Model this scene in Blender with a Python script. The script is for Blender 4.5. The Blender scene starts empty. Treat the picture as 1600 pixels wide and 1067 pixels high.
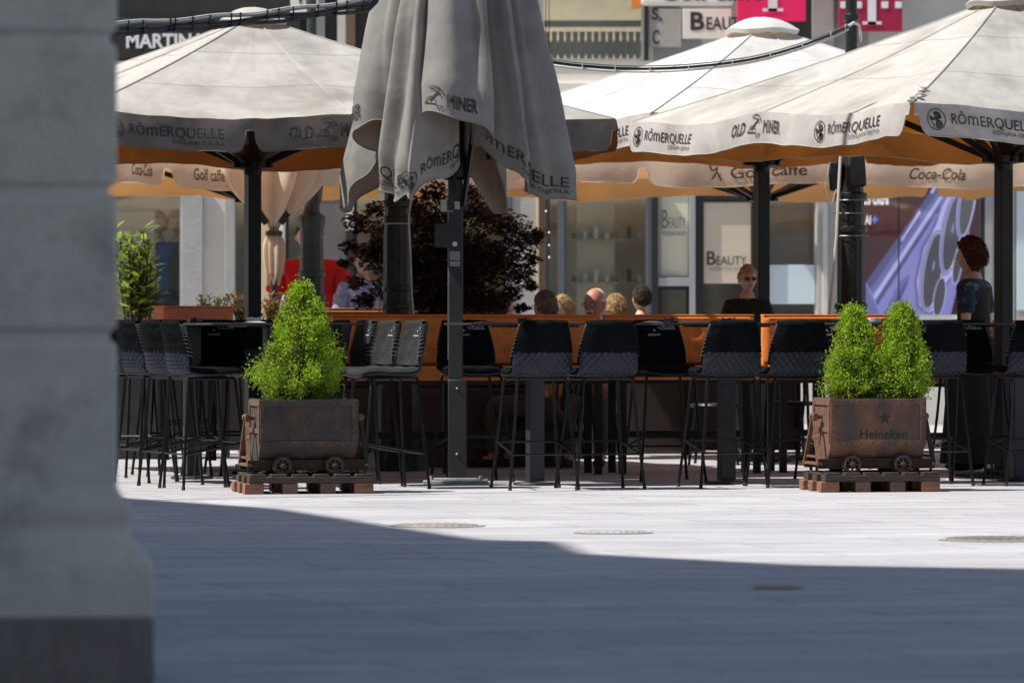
import bpy, bmesh, math, random
from mathutils import Vector, Matrix, noise
R = math.radians
random.seed(7)
S = bpy.context.scene
C = S.collection
# ------------------------------------------------------------------ camera, sky, sun
F = 8000.0; HOR = 493.0; CH = 1.15            # focal length in photo pixels, horizon row, eye height
cam = bpy.data.cameras.new('camera'); co = bpy.data.objects.new('camera', cam); C.objects.link(co); S.camera = co
co.location = (0, 0, CH); co.rotation_euler = (R(90), 0, 0)
cam.sensor_width = 36; cam.lens = F / 1600 * 36; cam.shift_y = -(533.5 - HOR) / 1600
cam.clip_end = 600; cam.clip_start = .2
cam.dof.use_dof = True; cam.dof.focus_distance = 34.2; cam.dof.aperture_fstop = 4.0
W = bpy.data.worlds.new('World'); S.world = W; W.use_nodes = True
SUN_E, SUN_A = 55, -12                         # elevation; azimuth: from the left, a little on the viewer's side
Ld = Vector((-math.cos(R(SUN_A)) * math.cos(R(SUN_E)), math.sin(R(SUN_A)) * math.cos(R(SUN_E)), math.sin(R(SUN_E))))
sky = W.node_tree.nodes.new('ShaderNodeTexSky'); sky.sky_type = 'NISHITA'; sky.sun_disc = False
sky.sun_elevation = R(SUN_E); sky.sun_rotation = math.atan2(Ld.x, Ld.y)
bg = W.node_tree.nodes['Background']; bg.inputs[1].default_value = .085
hs = W.node_tree.nodes.new('ShaderNodeHueSaturation'); hs.inputs['Saturation'].default_value = .92
W.node_tree.links.new(sky.outputs[0], hs.inputs['Color']); W.node_tree.links.new(hs.outputs[0], bg.inputs[0])
sl = bpy.data.lights.new('sun', 'SUN'); sl.energy = 5.0; sl.angle = R(.5); sl.color = (1, .965, .90)
so = bpy.data.objects.new('sun', sl); C.objects.link(so); so.location = (-20, 10, 40)
so.rotation_euler = (-Ld).to_track_quat('-Z', 'Y').to_euler()
S.view_settings.view_transform = 'Standard'; S.view_settings.look = 'None'; S.view_settings.exposure = 0.42; S.view_settings.gamma = 1
S.render.engine = 'CYCLES'; S.cycles.max_bounces = 8; S.cycles.transparent_max_bounces = 12
S.cycles.use_denoising = True

# ------------------------------------------------------------------ materials
def mat(name, c, rough=.7, metal=0, c2=None, ns=8, bump=0, bs=30, transl=None, tw=.35, emit=None, es=1, coords='Object',
        stretch=(1, 1, 1), lo=.35, hi=.65, spec=.5, c3=None, ns3=2.0, lo3=.5, hi3=.7):
    m = bpy.data.materials.new(name); m.use_nodes = True; n = m.node_tree; N = n.nodes; Lk = n.links.new
    b = N['Principled BSDF']; b.inputs['Roughness'].default_value = rough; b.inputs['Metallic'].default_value = metal
    b.inputs['Specular IOR Level'].default_value = spec
    b.inputs['Base Color'].default_value = (*c, 1)
    tc = N.new('ShaderNodeTexCoord'); mp = N.new('ShaderNodeMapping'); mp.inputs['Scale'].default_value = stretch
    Lk(tc.outputs[coords], mp.inputs[0])
    col = None
    def layer(base, colr, scale, l, h):
        t = N.new('ShaderNodeTexNoise'); t.inputs['Scale'].default_value = scale; t.inputs['Detail'].default_value = 6
        t.inputs['Roughness'].default_value = .65
        Lk(mp.outputs[0], t.inputs[0])
        r = N.new('ShaderNodeMapRange'); r.inputs[1].default_value = l; r.inputs[2].default_value = h; Lk(t.outputs[0], r.inputs[0])
        x = N.new('ShaderNodeMix'); x.data_type = 'RGBA'; Lk(r.outputs[0], x.inputs[0])
        if base is None: x.inputs[6].default_value = (*c, 1)
        else: Lk(base, x.inputs[6])
        x.inputs[7].default_value = (*colr, 1); return x.outputs[2]
    if c2: col = layer(None, c2, ns, lo, hi)
    if c3: col = layer(col, c3, ns3, lo3, hi3)
    if col: Lk(col, b.inputs['Base Color'])
    bo = None
    if bump:
        t = N.new('ShaderNodeTexNoise'); t.inputs['Scale'].default_value = bs; t.inputs['Detail'].default_value = 5; Lk(mp.outputs[0], t.inputs[0])
        bo = N.new('ShaderNodeBump'); bo.inputs['Strength'].default_value = bump; bo.inputs['Distance'].default_value = .02
        Lk(t.outputs[0], bo.inputs['Height']); Lk(bo.outputs[0], b.inputs['Normal'])
    if emit: b.inputs['Emission Color'].default_value = (*emit, 1); b.inputs['Emission Strength'].default_value = es
    if transl:
        t = N.new('ShaderNodeBsdfTranslucent'); t.inputs[0].default_value = (*transl, 1)
        if col and transl == 'x': pass
        x = N.new('ShaderNodeMixShader'); x.inputs[0].default_value = tw
        Lk(b.outputs[0], x.inputs[1]); Lk(t.outputs[0], x.inputs[2]); Lk(x.outputs[0], N['Material Output'].inputs[0])
        if bo: Lk(bo.outputs[0], t.inputs[1])
    return m
def glassmat(name, tint, gloss=.25, rough=.02):
    m = bpy.data.materials.new(name); m.use_nodes = True; n = m.node_tree; N = n.nodes; Lk = n.links.new
    N.remove(N['Principled BSDF'])
    t = N.new('ShaderNodeBsdfTransparent'); t.inputs[0].default_value = (*tint, 1)
    g = N.new('ShaderNodeBsdfGlossy'); g.inputs['Roughness'].default_value = rough; g.inputs[0].default_value = (.95, .97, 1, 1)
    lw = N.new('ShaderNodeLayerWeight'); lw.inputs[0].default_value = .3
    ad = N.new('ShaderNodeMath'); ad.operation = 'ADD'; ad.inputs[1].default_value = gloss; ad.use_clamp = True; Lk(lw.outputs[0], ad.inputs[0])
    x = N.new('ShaderNodeMixShader'); Lk(ad.outputs[0], x.inputs[0]); Lk(t.outputs[0], x.inputs[1]); Lk(g.outputs[0], x.inputs[2])
    Lk(x.outputs[0], N['Material Output'].inputs[0]); return m
def canvas(name, c, c2, tr, tw, dirt, seams=True, dl=.45, dh=.8):
    m = mat(name, c, .9, c2=c2, ns=5, bump=.25, bs=9, transl=tr, tw=tw, c3=dirt, ns3=1.6, lo3=dl, hi3=dh, spec=.1)
    n = m.node_tree; N = n.nodes; Lk = n.links.new; b = N['Principled BSDF']
    if seams:
        uv = N.new('ShaderNodeUVMap'); sp = N.new('ShaderNodeSeparateXYZ'); Lk(uv.outputs[0], sp.inputs[0])
        prev = b.inputs['Base Color'].links[0].from_socket
        for v in (.30, .66):
            a = N.new('ShaderNodeMath'); a.operation = 'SUBTRACT'; a.inputs[1].default_value = v; Lk(sp.outputs[1], a.inputs[0])
            q = N.new('ShaderNodeMath'); q.operation = 'ABSOLUTE'; Lk(a.outputs[0], q.inputs[0])
            r = N.new('ShaderNodeMapRange'); r.inputs[1].default_value = .0022; r.inputs[2].default_value = .0035; r.inputs[3].default_value = .55; r.inputs[4].default_value = 0
            Lk(q.outputs[0], r.inputs[0])
            x = N.new('ShaderNodeMix'); x.data_type = 'RGBA'; Lk(r.outputs[0], x.inputs[0]); Lk(prev, x.inputs[6]); x.inputs[7].default_value = (.12, .11, .1, 1); prev = x.outputs[2]
        # rain streaks and wrinkles running down from the peak
        w = N.new('ShaderNodeTexNoise'); w.inputs['Scale'].default_value = 1; w.inputs['Detail'].default_value = 5
        mp = N.new('ShaderNodeMapping'); mp.inputs['Scale'].default_value = (26, 2.2, 1); Lk(uv.outputs[0], mp.inputs[0]); Lk(mp.outputs[0], w.inputs[0])
        r = N.new('ShaderNodeMapRange'); r.inputs[1].default_value = .5; r.inputs[2].default_value = .85; r.inputs[4].default_value = .38; Lk(w.outputs[0], r.inputs[0])
        x = N.new('ShaderNodeMix'); x.data_type = 'RGBA'; Lk(r.outputs[0], x.inputs[0]); Lk(prev, x.inputs[6]); x.inputs[7].default_value = (*dirt, 1)
        Lk(x.outputs[2], b.inputs['Base Color'])
    return m
M = {}
M['canvas'] = canvas('canvas', (.55, .535, .50), (.47, .455, .425), (.9, .72, .45), .16, (.24, .23, .21))
M['canvas_bright'] = canvas('canvas_bright', (.76, .75, .73), (.68, .67, .65), (.9, .72, .45), .18, (.5, .48, .45))
M['valance'] = canvas('valance', (.54, .53, .51), (.44, .43, .41), (.9, .72, .45), .18, (.26, .25, .23), False)
M['valance_dark'] = canvas('valance_dark', (.21, .205, .19), (.15, .146, .135), (.8, .28, .03), .06, (.09, .087, .08), False, .4, .75)  # darker valance cloth for the left parasol
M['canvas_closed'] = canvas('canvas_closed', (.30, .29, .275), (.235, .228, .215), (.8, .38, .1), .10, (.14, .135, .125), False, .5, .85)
M['beige'] = canvas('beige', (.84, .75, .61), (.77, .68, .55), (.95, .62, .25), .4, (.5, .42, .3), False, .55, .9)
M['underside_glow'] = mat('underside_glow', (.60, .29, .09), .9, c2=(.50, .23, .065), ns=5, transl=(.95, .45, .09), tw=.42, spec=.1)  # orange of sun through canvas, painted onto an added sheet
M['underside_glow_beige'] = mat('underside_glow_beige', (.74, .59, .39), .9, transl=(.95, .70, .38), tw=.4, spec=.1)  # paler glow colour for the added sheets of the beige parasols
M['print'] = mat('print', (.035, .035, .04), .8)
M['print_faint'] = mat('print_faint', (.09, .088, .085), .9, c2=(.16, .155, .15), ns=60)
M['print_brown'] = mat('print_brown', (.10, .055, .03), .8)
M['print_white'] = mat('print_white', (.7, .7, .7), .8)
M['black_metal'] = mat('black_metal', (.004, .004, .005), .42, .0, bump=.05, bs=60, spec=.28)
M['grey_metal'] = mat('grey_metal', (.026, .029, .031), .5, .1, c2=(.018, .020, .022), ns=12)
M['galv'] = mat('galv', (.45, .46, .46), .5, .3, c2=(.32, .33, .33), ns=20)
M['iron'] = mat('iron', (.013, .015, .015), .38, .3, c2=(.03, .034, .033), ns=25, bump=.3, bs=40)
M['iron_green'] = mat('iron_green', (.03, .037, .034), .42, .2, c2=(.055, .065, .06), ns=18, bump=.3, bs=40)
M['plastic'] = mat('plastic', (.014, .018, .029), .42, c2=(.018, .023, .035), ns=10, spec=.3)
M['fabric'] = mat('fabric', (.0045, .005, .006), .95, c2=(.008, .0085, .010), ns=14, bump=.6, bs=16, spec=.05)
M['fabric_grey'] = mat('fabric_grey', (.024, .025, .025), .95, c2=(.036, .036, .036), ns=12, bump=.7, bs=14, spec=.15)  # greyer cover cloth for the row turned left
M['orange'] = mat('orange', (.74, .235, .05), .6, c2=(.64, .19, .042), ns=6, bump=.25, bs=14, spec=.3)
M['coral'] = mat('coral', (.75, .27, .13), .6, c2=(.68, .22, .1), ns=6, bump=.3, bs=10)
M['tan'] = mat('tan', (.36, .16, .05), .6, c2=(.28, .12, .04), ns=8)
M['table'] = mat('table', (.016, .016, .018), .4, c2=(.024, .024, .026), ns=20)
M['rust'] = mat('rust', (.075, .055, .050), .85, .1, c2=(.042, .036, .035), ns=9, bump=.5, bs=28, c3=(.11, .055, .035), ns3=5, lo3=.55, hi3=.72)
M['rust_warm'] = mat('rust_warm', (.23, .10, .055), .85, .1, c2=(.085, .058, .048), ns=7, bump=.6, bs=28, c3=(.07, .055, .05), ns3=4, lo3=.5, hi3=.68, stretch=(1, 1, .45))
M['rust_dark'] = mat('rust_dark', (.035, .025, .022), .85, .2, c2=(.07, .035, .022), ns=14, bump=.5, bs=30)
M['rust_edge'] = mat('rust_edge', (.22, .10, .06), .8, .1, c2=(.10, .05, .035), ns=25, bump=.5, bs=40)
M['star_faint'] = mat('star_faint', (.035, .045, .06), .9, c2=(.07, .06, .06), ns=40)
M['star_dark'] = mat('star_dark', (.018, .028, .024), .8)
M['pallet'] = mat('pallet', (.30, .125, .065), .85, c2=(.19, .085, .05), ns=6, bump=.6, bs=20, stretch=(1, 1, 6), c3=(.09, .05, .035), ns3=9)
M['pallet_dark'] = mat('pallet_dark', (.06, .038, .028), .85, c2=(.035, .024, .02), ns=9, bump=.6, bs=20, stretch=(1, 1, 5))
M['soil'] = mat('soil', (.03, .02, .014), 1, bump=1, bs=30)
M['rubber'] = mat('rubber', (.02, .02, .02), .8)
M['glass_clear'] = mat('glass_clear', (.75, .78, .8), .12, spec=.8, c2=(.35, .36, .37), ns=60)
M['glass_dark'] = mat('glass_dark', (.02, .02, .022), .12, spec=.8)
M['paper'] = mat('paper', (.7, .68, .64), .9)
M['white_cable'] = mat('white_cable', (.62, .6, .56), .6)
M['skin'] = mat('skin', (.60, .38, .29), .55, c2=(.52, .30, .22), ns=14)
M['skin_red'] = mat('skin_red', (.55, .26, .18), .55, c2=(.48, .2, .13), ns=14)
M['eye'] = mat('eye', (.02, .015, .012), .3)
M['lip'] = mat('lip', (.35, .11, .09), .6)
M['stone'] = mat('stone', (.72, .675, .575), .85, c2=(.60, .565, .485), ns=3, bump=.5, bs=14, c3=(.30, .28, .24), ns3=2.6, lo3=.52, hi3=.72)
M['plinth'] = mat('plinth', (.27, .235, .205), .75, c2=(.20, .175, .155), ns=22, bump=.4, bs=40, stretch=(1, 1, .3))
M['plaster'] = mat('plaster', (.45, .43, .39), .9, c2=(.38, .36, .33), ns=1.2, bump=.3, bs=8)
# ------------------------------------------------------------------ mesh builder
class MB:
    def __init__(s): s.v = []; s.f = []; s.m = []; s.uv = []
    def add(s, vs, fs, mi=0, uvs=None):
        o = len(s.v); s.v += [tuple(p) for p in vs]; s.f += [tuple(i + o for i in f) for f in fs]; s.m += [mi] * len(fs)
        if uvs is not None or s.uv:
            s.uv += [(0, 0)] * (o - len(s.uv)); s.uv += list(uvs) if uvs is not None else [(0, 0)] * len(vs)
        return s
    def box(s, c, d, rz=0, mi=0, mx=None, taper=1):
        x, y, z = d[0] / 2, d[1] / 2, d[2] / 2
        vs = [Vector((a * x * (taper if e > 0 else 1), b * y * (taper if e > 0 else 1), e * z)) for e in (-1, 1) for b in (-1, 1) for a in (-1, 1)]
        m = Matrix.Translation(c) @ (mx if mx is not None else Matrix.Rotation(rz, 4, 'Z'))
        return s.add([m @ v for v in vs], [(0, 2, 3, 1), (4, 5, 7, 6), (0, 1, 5, 4), (2, 6, 7, 3), (0, 4, 6, 2), (1, 3, 7, 5)], mi)
    def beam(s, a, b, w, h, mi=0):
        a, b = Vector(a), Vector(b); d = b - a; q = d.to_track_quat('Z', 'Y').to_matrix().to_4x4()
        return s.box((a + b) / 2, (w, h, d.length), mx=q, mi=mi)
    def tube(s, pts, r, n=8, mi=0, caps=True, closed=False):
        pts = [Vector(p) for p in pts]; k = len(pts); rr = r if isinstance(r, (list, tuple)) else [r] * k
        vs = []; t0 = None; up = None
        for i, p in enumerate(pts):
            if closed: t = (pts[(i + 1) % k] - pts[i - 1])
            else: t = pts[min(i + 1, k - 1)] - pts[max(i - 1, 0)]
            t.normalize()
            if up is None: up = t.orthogonal().normalized()
            up = (up - t * up.dot(t)).normalized(); sd = t.cross(up)
            vs += [p + (up * math.cos(2 * math.pi * j / n) + sd * math.sin(2 * math.pi * j / n)) * rr[i] for j in range(n)]
        fs = [(i * n + j, i * n + (j + 1) % n, ((i + 1) % k) * n + (j + 1) % n, ((i + 1) % k) * n + j) for i in range(k if closed else k - 1) for j in range(n)]
        if caps and not closed: fs += [tuple(range(n))[::-1], tuple((k - 1) * n + j for j in range(n))]
        return s.add(vs, fs, mi)
    def lathe(s, prof, n=24, c=(0, 0, 0), mi=0, mx=None, rib=0, nr=0):
        vs = []
        for r, z in prof:
            for j in range(n):
                q = r * (1 - rib * (.5 + .5 * math.cos(2 * math.pi * j * nr / n))) if nr else r
                vs.append(Vector((q * math.cos(2 * math.pi * j / n), q * math.sin(2 * math.pi * j / n), z)))
        m = Matrix.Translation(c) @ (mx if mx is not None else Matrix())
        k = len(prof); fs = [(i * n + j, i * n + (j + 1) % n, (i + 1) * n + (j + 1) % n, (i + 1) * n + j) for i in range(k - 1) for j in range(n)]
        fs += [tuple(range(n))[::-1], tuple((k - 1) * n + j for j in range(n))]
        return s.add([m @ v for v in vs], fs, mi)
    def ell(s, c, r, nu=14, nv=10, mi=0, mx=None):
        vs = []; m = Matrix.Translation(c) @ (mx if mx is not None else Matrix())
        for i in range(nv + 1):
            a = math.pi * i / nv
            for j in range(nu):
                b = 2 * math.pi * j / nu; vs.append(m @ Vector((r[0] * math.sin(a) * math.cos(b), r[1] * math.sin(a) * math.sin(b), r[2] * math.cos(a))))
        return s.add(vs, [(i * nu + j, (i + 1) * nu + j, (i + 1) * nu + (j + 1) % nu, i * nu + (j + 1) % nu) for i in range(nv) for j in range(nu)], mi)
    def grid(s, fn, nu, nv, mi=0, uv=False, cu=False):
        vs = [fn(i / nu, j / nv) for j in range(nv + 1) for i in range(nu + (0 if cu else 1))]; w = nu if cu else nu + 1
        fs = [(j * w + i, j * w + (i + 1) % w, (j + 1) * w + (i + 1) % w, (j + 1) * w + i) for j in range(nv) for i in range(nu)]
        return s.add(vs, fs, mi, [(i / nu, j / nv) for j in range(nv + 1) for i in range(w)] if uv else None)
    def prism(s, poly, y0, y1, mi=0):          # polygon in x,z pushed along y
        n = len(poly); vs = [(x, y0, z) for x, z in poly] + [(x, y1, z) for x, z in poly]
        return s.add(vs, [tuple(range(n)), tuple(range(2 * n - 1, n - 1, -1))] + [(i, i + n, (i + 1) % n + n, (i + 1) % n) for i in range(n)], mi)
    def build(s, name, m, parent=None, bevel=0, smooth=35, subd=0, loc=None):
        me = bpy.data.meshes.new(name); me.from_pydata(s.v, [], s.f)
        for x in (m if isinstance(m, (list, tuple)) else [m]): me.materials.append(M[x] if isinstance(x, str) else x)
        if any(s.m): me.polygons.foreach_set('material_index', s.m)
        if s.uv:
            l = me.uv_layers.new(name='UVMap')
            for p in me.loops: l.data[p.index].uv = s.uv[p.vertex_index]
        bm = bmesh.new(); bm.from_mesh(me); bmesh.ops.recalc_face_normals(bm, faces=bm.faces); bm.to_mesh(me); bm.free()
        me.shade_smooth()
        if smooth < 180: me.set_sharp_from_angle(angle=R(smooth))
        o = bpy.data.objects.new(name, me); C.objects.link(o)
        if parent: o.parent = parent
        if loc: o.location = loc
        if bevel:
            b = o.modifiers.new('bevel', 'BEVEL'); b.width = bevel; b.segments = 2; b.limit_method = 'ANGLE'; b.harden_normals = False
        if subd: b = o.modifiers.new('sub', 'SUBSURF'); b.levels = b.render_levels = subd
        return o
def tag(o, label=None, cat=None, group=None, kind=None):
    if label: o['label'] = label
    if cat: o['category'] = cat
    if group: o['group'] = group
    if kind: o['kind'] = kind
    return o
def thing(name, label, cat, loc=(0, 0, 0), rz=0, group=None):
    o = bpy.data.objects.new(name, None); C.objects.link(o); o.location = loc; o.rotation_euler = (0, 0, rz); o.empty_display_size = .2
    return tag(o, label, cat, group)
def copy_tree(o, parent=None):
    c = o.copy(); C.objects.link(c); c.parent = parent
    for ch in o.children: copy_tree(ch, c)
    return c
def dup(o, loc, rz, label, group=None):
    c = copy_tree(o); c.location = loc; c.rotation_euler = (0, 0, rz); c['label'] = label
    if group: c['group'] = group
    return c
def PX(px, D): return (px - 800) / F * D
def PZ(py, D): return CH - (py - HOR) / F * D
def gD(py): return F * CH / (py - HOR)
def cr(pts, t):                                # catmull-rom through tuples, t in 0..1
    n = len(pts) - 1; x = min(max(t, 0), 1) * n; i = min(int(x), n - 1); f = x - i
    p = [pts[max(i - 1, 0)], pts[i], pts[i + 1], pts[min(i + 2, n)]]
    return [.5 * (2 * b + (c - a) * f + (2 * a - 5 * b + 4 * c - d) * f * f + (3 * b - a - 3 * c + d) * f ** 3) for a, b, c, d in zip(*p)]
def sm(x): x = min(max(x, 0), 1); return x * x * (3 - 2 * x)
# ------------------------------------------------------------------ lettering
_tc = {}
def text_mesh(s, off=0, outline=0, shear=0):
    k = (s, off, outline, shear)
    if k in _tc: return _tc[k]
    c = bpy.data.curves.new('lettering', 'FONT'); c.body = s; c.size = 1; c.offset = off; c.resolution_u = 3; c.shear = shear
    if outline: c.fill_mode = 'NONE'; c.bevel_depth = outline; c.bevel_resolution = 0
    o = bpy.data.objects.new('lettering', c); C.objects.link(o); bpy.context.view_layer.update()
    me = o.to_mesh(); bm = bmesh.new(); bm.from_mesh(me); o.to_mesh_clear()
    bmesh.ops.triangulate(bm, faces=bm.faces)
    for _ in range(2):
        es = [e for e in bm.edges if e.calc_length() > .3]
        if es: bmesh.ops.subdivide_edges(bm, edges=es, cuts=1); bmesh.ops.triangulate(bm, faces=bm.faces)
    bm.verts.index_update()
    vs = [v.co.copy() for v in bm.verts]; fs = [tuple(v.index for v in f.verts) for f in bm.faces]; bm.free()
    bpy.data.objects.remove(o); bpy.data.curves.remove(c)
    x0 = min(v.x for v in vs); x1 = max(v.x for v in vs)
    vs = [((v.x - x0) / (x1 - x0), v.y / .72) for v in vs]      # x in 0..1, y with capital height ~1
    _tc[k] = (vs, fs); return _tc[k]
def put_text(mb, s, fn, x0, width, base, cap, off=.012, outline=0, mi=0, shear=0, warp=None):
    vs, fs = text_mesh(s, off, outline, shear)
    mb.add([fn(x0 + x * width, base + y * cap + (warp(x) if warp else 0)) for x, y in vs], fs, mi)
def star_pts(r, n=5, q=.4): return [(math.sin(math.pi * i / n) * (r if i % 2 == 0 else r * q), math.cos(math.pi * i / n) * (r if i % 2 == 0 else r * q)) for i in range(2 * n)]
def put_poly(mb, pts, fn, cx, cy, mi=0):
    vs = [fn(cx, cy)] + [fn(cx + x, cy + y) for x, y in pts]; n = len(pts)
    mb.add(vs, [(0, i + 1, (i + 1) % n + 1) for i in range(n)], mi)
def put_ring(mb, fn, cx, cy, r, w, n=28, a0=0, a1=2 * math.pi, mi=0, sx=1):
    vs = []
    for i in range(n + 1):
        a = a0 + (a1 - a0) * i / n
        for q in (r, r - w): vs.append(fn(cx + q * sx * math.cos(a), cy + q * math.sin(a)))
    mb.add(vs, [(2 * i, 2 * i + 2, 2 * i + 3, 2 * i + 1) for i in range(n)], mi)
def put_stroke(mb, pts, fn, w, mi=0):
    for (a, b), (c, d) in zip(pts, pts[1:]):
        dx, dy = c - a, d - b; l = math.hypot(dx, dy) or 1; nx, ny = -dy / l * w / 2, dx / l * w / 2
        mb.add([fn(a + nx, b + ny), fn(c + nx, d + ny), fn(c - nx, d - ny), fn(a - nx, b - ny)], [(0, 1, 2, 3)], mi)
def logo_round(mb, fn, cx, cy, r):              # ring with a drinking head beside a jug
    put_ring(mb, fn, cx, cy, r, r * .09)
    put_poly(mb, [(x * r, y * r) for x, y in ((-.1, .75), (.25, .7), (.5, .45), (.55, .1), (.3, .2), (.2, .45), (-.1, .5), (-.3, .6))], fn, cx, cy)
    put_poly(mb, [(x * r, y * r) for x, y in ((-.05, .35), (.15, .3), (.2, .0), (.0, -.15), (-.15, .0), (-.25, .1))], fn, cx, cy)
    put_poly(mb, [(x * r, y * r) for x, y in ((-.75, .35), (-.4, .15), (-.3, -.1), (-.5, -.2), (-.72, -.05))], fn, cx, cy)
    put_poly(mb, [(x * r, y * r) for x, y in ((.1, -.2), (.5, -.1), (.7, -.45), (.4, -.75), (.0, -.85), (-.1, -.5))], fn, cx + .0, cy)
    put_stroke(mb, [(cx - .6 * r, cy - .25 * r), (cx - .25 * r, cy - .55 * r), (cx - .35 * r, cy - .8 * r)], fn, r * .12)
def romer(mb, fn, x0, base, w=.68, cap=.072, sub=True, mark=True):
    if mark: logo_round(mb, fn, x0 - .115, base + cap * .35, .073)
    put_text(mb, 'RÕ', fn, x0, w * .165, base, cap, .004)
    put_text(mb, 'm', fn, x0 + w * .185, w * .115, base, cap * 1.32, .0)
    put_text(mb, 'ERQUELLE', fn, x0 + w * .325, w * .675, base, cap, .004)
    if sub: put_text(mb, 'OŽIVLJAVA OSJETILA', fn, x0 + w * .45, w * .55, base - cap * .62, cap * .36, .004)
def pickaxe(mb, fn, cx, cy, r):
    put_ring(mb, fn, cx, cy, r, r * .1, a0=R(15), a1=R(125)); put_ring(mb, fn, cx - r * .12, cy - r * .1, r * .8, r * .08, a0=R(18), a1=R(112))
    put_stroke(mb, [(cx + r * .5, cy + r * .6), (cx - .45 * r, cy - .35 * r)], fn, r * .17)
    put_ring(mb, fn, cx - .35 * r, cy - .45 * r, r * .5, r * .1, a0=R(10), a1=R(190)); put_stroke(mb, [(cx - r, cy - .5 * r), (cx + .3 * r, cy - .62 * r)], fn, r * .1)
def miner(mb, fn, x0, base, w=.60, cap=.085, old=True):
    if old: put_text(mb, 'OLD', fn, x0, w * .29, base, cap, .0, outline=.03)
    pickaxe(mb, fn, x0 + w * .46, base + cap * .55, cap * .95)
    put_text(mb, '17', fn, x0 + w * .5, w * .07, base - cap * .45, cap * .36, .02)
    put_text(mb, 'MINER', fn, x0 + w * .62, w * .38, base, cap, 0, outline=.03)
# ------------------------------------------------------------------ ground and the covers in it
def ground_mat():
    m = mat('paving', (.54, .53, .54), .75, c2=(.45, .44, .45), ns=1.6, bump=.15, bs=18, coords='Object', stretch=(1, 1, 1), c3=(.40, .40, .40), ns3=.5, lo3=.52, hi3=.75, spec=.35)
    n = m.node_tree; N = n.nodes; Lk = n.links.new; b = N['Principled BSDF']; prev = b.inputs['Base Color'].links[0].from_socket
    tc = N.new('ShaderNodeTexCoord'); mp = N.new('ShaderNodeMapping'); mp.inputs['Rotation'].default_value = (0, 0, R(-20)); Lk(tc.outputs['Object'], mp.inputs[0])
    br = N.new('ShaderNodeTexBrick'); br.inputs['Scale'].default_value = 1; br.inputs['Brick Width'].default_value = 1.8; br.inputs['Row Height'].default_value = .45
    br.inputs['Mortar Size'].default_value = .007; br.inputs['Mortar Smooth'].default_value = .3; br.inputs['Bias'].default_value = 0
    br.inputs['Color1'].default_value = (1, 1, 1, 1); br.inputs['Color2'].default_value = (.86, .86, .87, 1); br.inputs['Mortar'].default_value = (.17, .165, .18, 1)
    Lk(mp.outputs[0], br.inputs[0])
    x = N.new('ShaderNodeMix'); x.data_type = 'RGBA'; x.blend_type = 'MULTIPLY'; x.inputs[0].default_value = 1; Lk(prev, x.inputs[6]); Lk(br.outputs[0], x.inputs[7])
    # fine worn streaks along the boards
    t = N.new('ShaderNodeTexNoise'); t.inputs['Scale'].default_value = 1; t.inputs['Detail'].default_value = 6; m2 = N.new('ShaderNodeMapping'); m2.inputs['Scale'].default_value = (.5, 6, 1); m2.inputs['Rotation'].default_value = (0, 0, R(-20))
    Lk(tc.outputs['Object'], m2.inputs[0]); Lk(m2.outputs[0], t.inputs[0]); r = N.new('ShaderNodeMapRange'); r.inputs[1].default_value = .48; r.inputs[2].default_value = .72; r.inputs[4].default_value = .62; Lk(t.outputs[0], r.inputs[0])
    y = N.new('ShaderNodeMix'); y.data_type = 'RGBA'; Lk(r.outputs[0], y.inputs[0]); Lk(x.outputs[2], y.inputs[6]); y.inputs[7].default_value = (.22, .21, .25, 1); Lk(y.outputs[2], b.inputs['Base Color'])
    # scattered gum spots and scuffs
    v = N.new('ShaderNodeTexVoronoi'); v.inputs['Scale'].default_value = 2.3; Lk(tc.outputs['Object'], v.inputs[0]); r = N.new('ShaderNodeMapRange'); r.inputs[1].default_value = .035; r.inputs[2].default_value = .06; r.inputs[3].default_value = .7; r.inputs[4].default_value = 0; Lk(v.outputs['Distance'], r.inputs[0])
    z = N.new('ShaderNodeMix'); z.data_type = 'RGBA'; Lk(r.outputs[0], z.inputs[0]); Lk(y.outputs[2], z.inputs[6]); z.inputs[7].default_value = (.2, .2, .2, 1)
    v = N.new('ShaderNodeTexNoise'); v.inputs['Scale'].default_value = .35; v.inputs['Detail'].default_value = 7; Lk(tc.outputs['Object'], v.inputs[0]); r = N.new('ShaderNodeMapRange'); r.inputs[1].default_value = .5; r.inputs[2].default_value = .68; r.inputs[4].default_value = .45; Lk(v.outputs[0], r.inputs[0])
    q = N.new('ShaderNodeMix'); q.data_type = 'RGBA'; Lk(r.outputs[0], q.inputs[0]); Lk(z.outputs[2], q.inputs[6]); q.inputs[7].default_value = (.36, .34, .37, 1); Lk(q.outputs[2], b.inputs['Base Color'])
    return m
M['paving'] = ground_mat()
tag(MB().grid(lambda u, v: (-150 + 300 * u, -100 + 300 * v, 0), 12, 12).build('ground', 'paving'), kind='structure')
M['cover_brown'] = mat('cover_brown', (.36, .32, .27), .8, c2=(.22, .19, .15), ns=12, bump=.6, bs=30)
M['cover_shade'] = mat('cover_shade', (.46, .38, .30), .85, c2=(.40, .34, .28), ns=10)
M['cover_dark'] = mat('cover_dark', (.13, .115, .095), .8, c2=(.2, .18, .15), ns=14, bump=.6, bs=30)
M['cover_rim'] = mat('cover_rim', (.45, .44, .42), .8, c2=(.3, .3, .29), ns=20)
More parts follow.
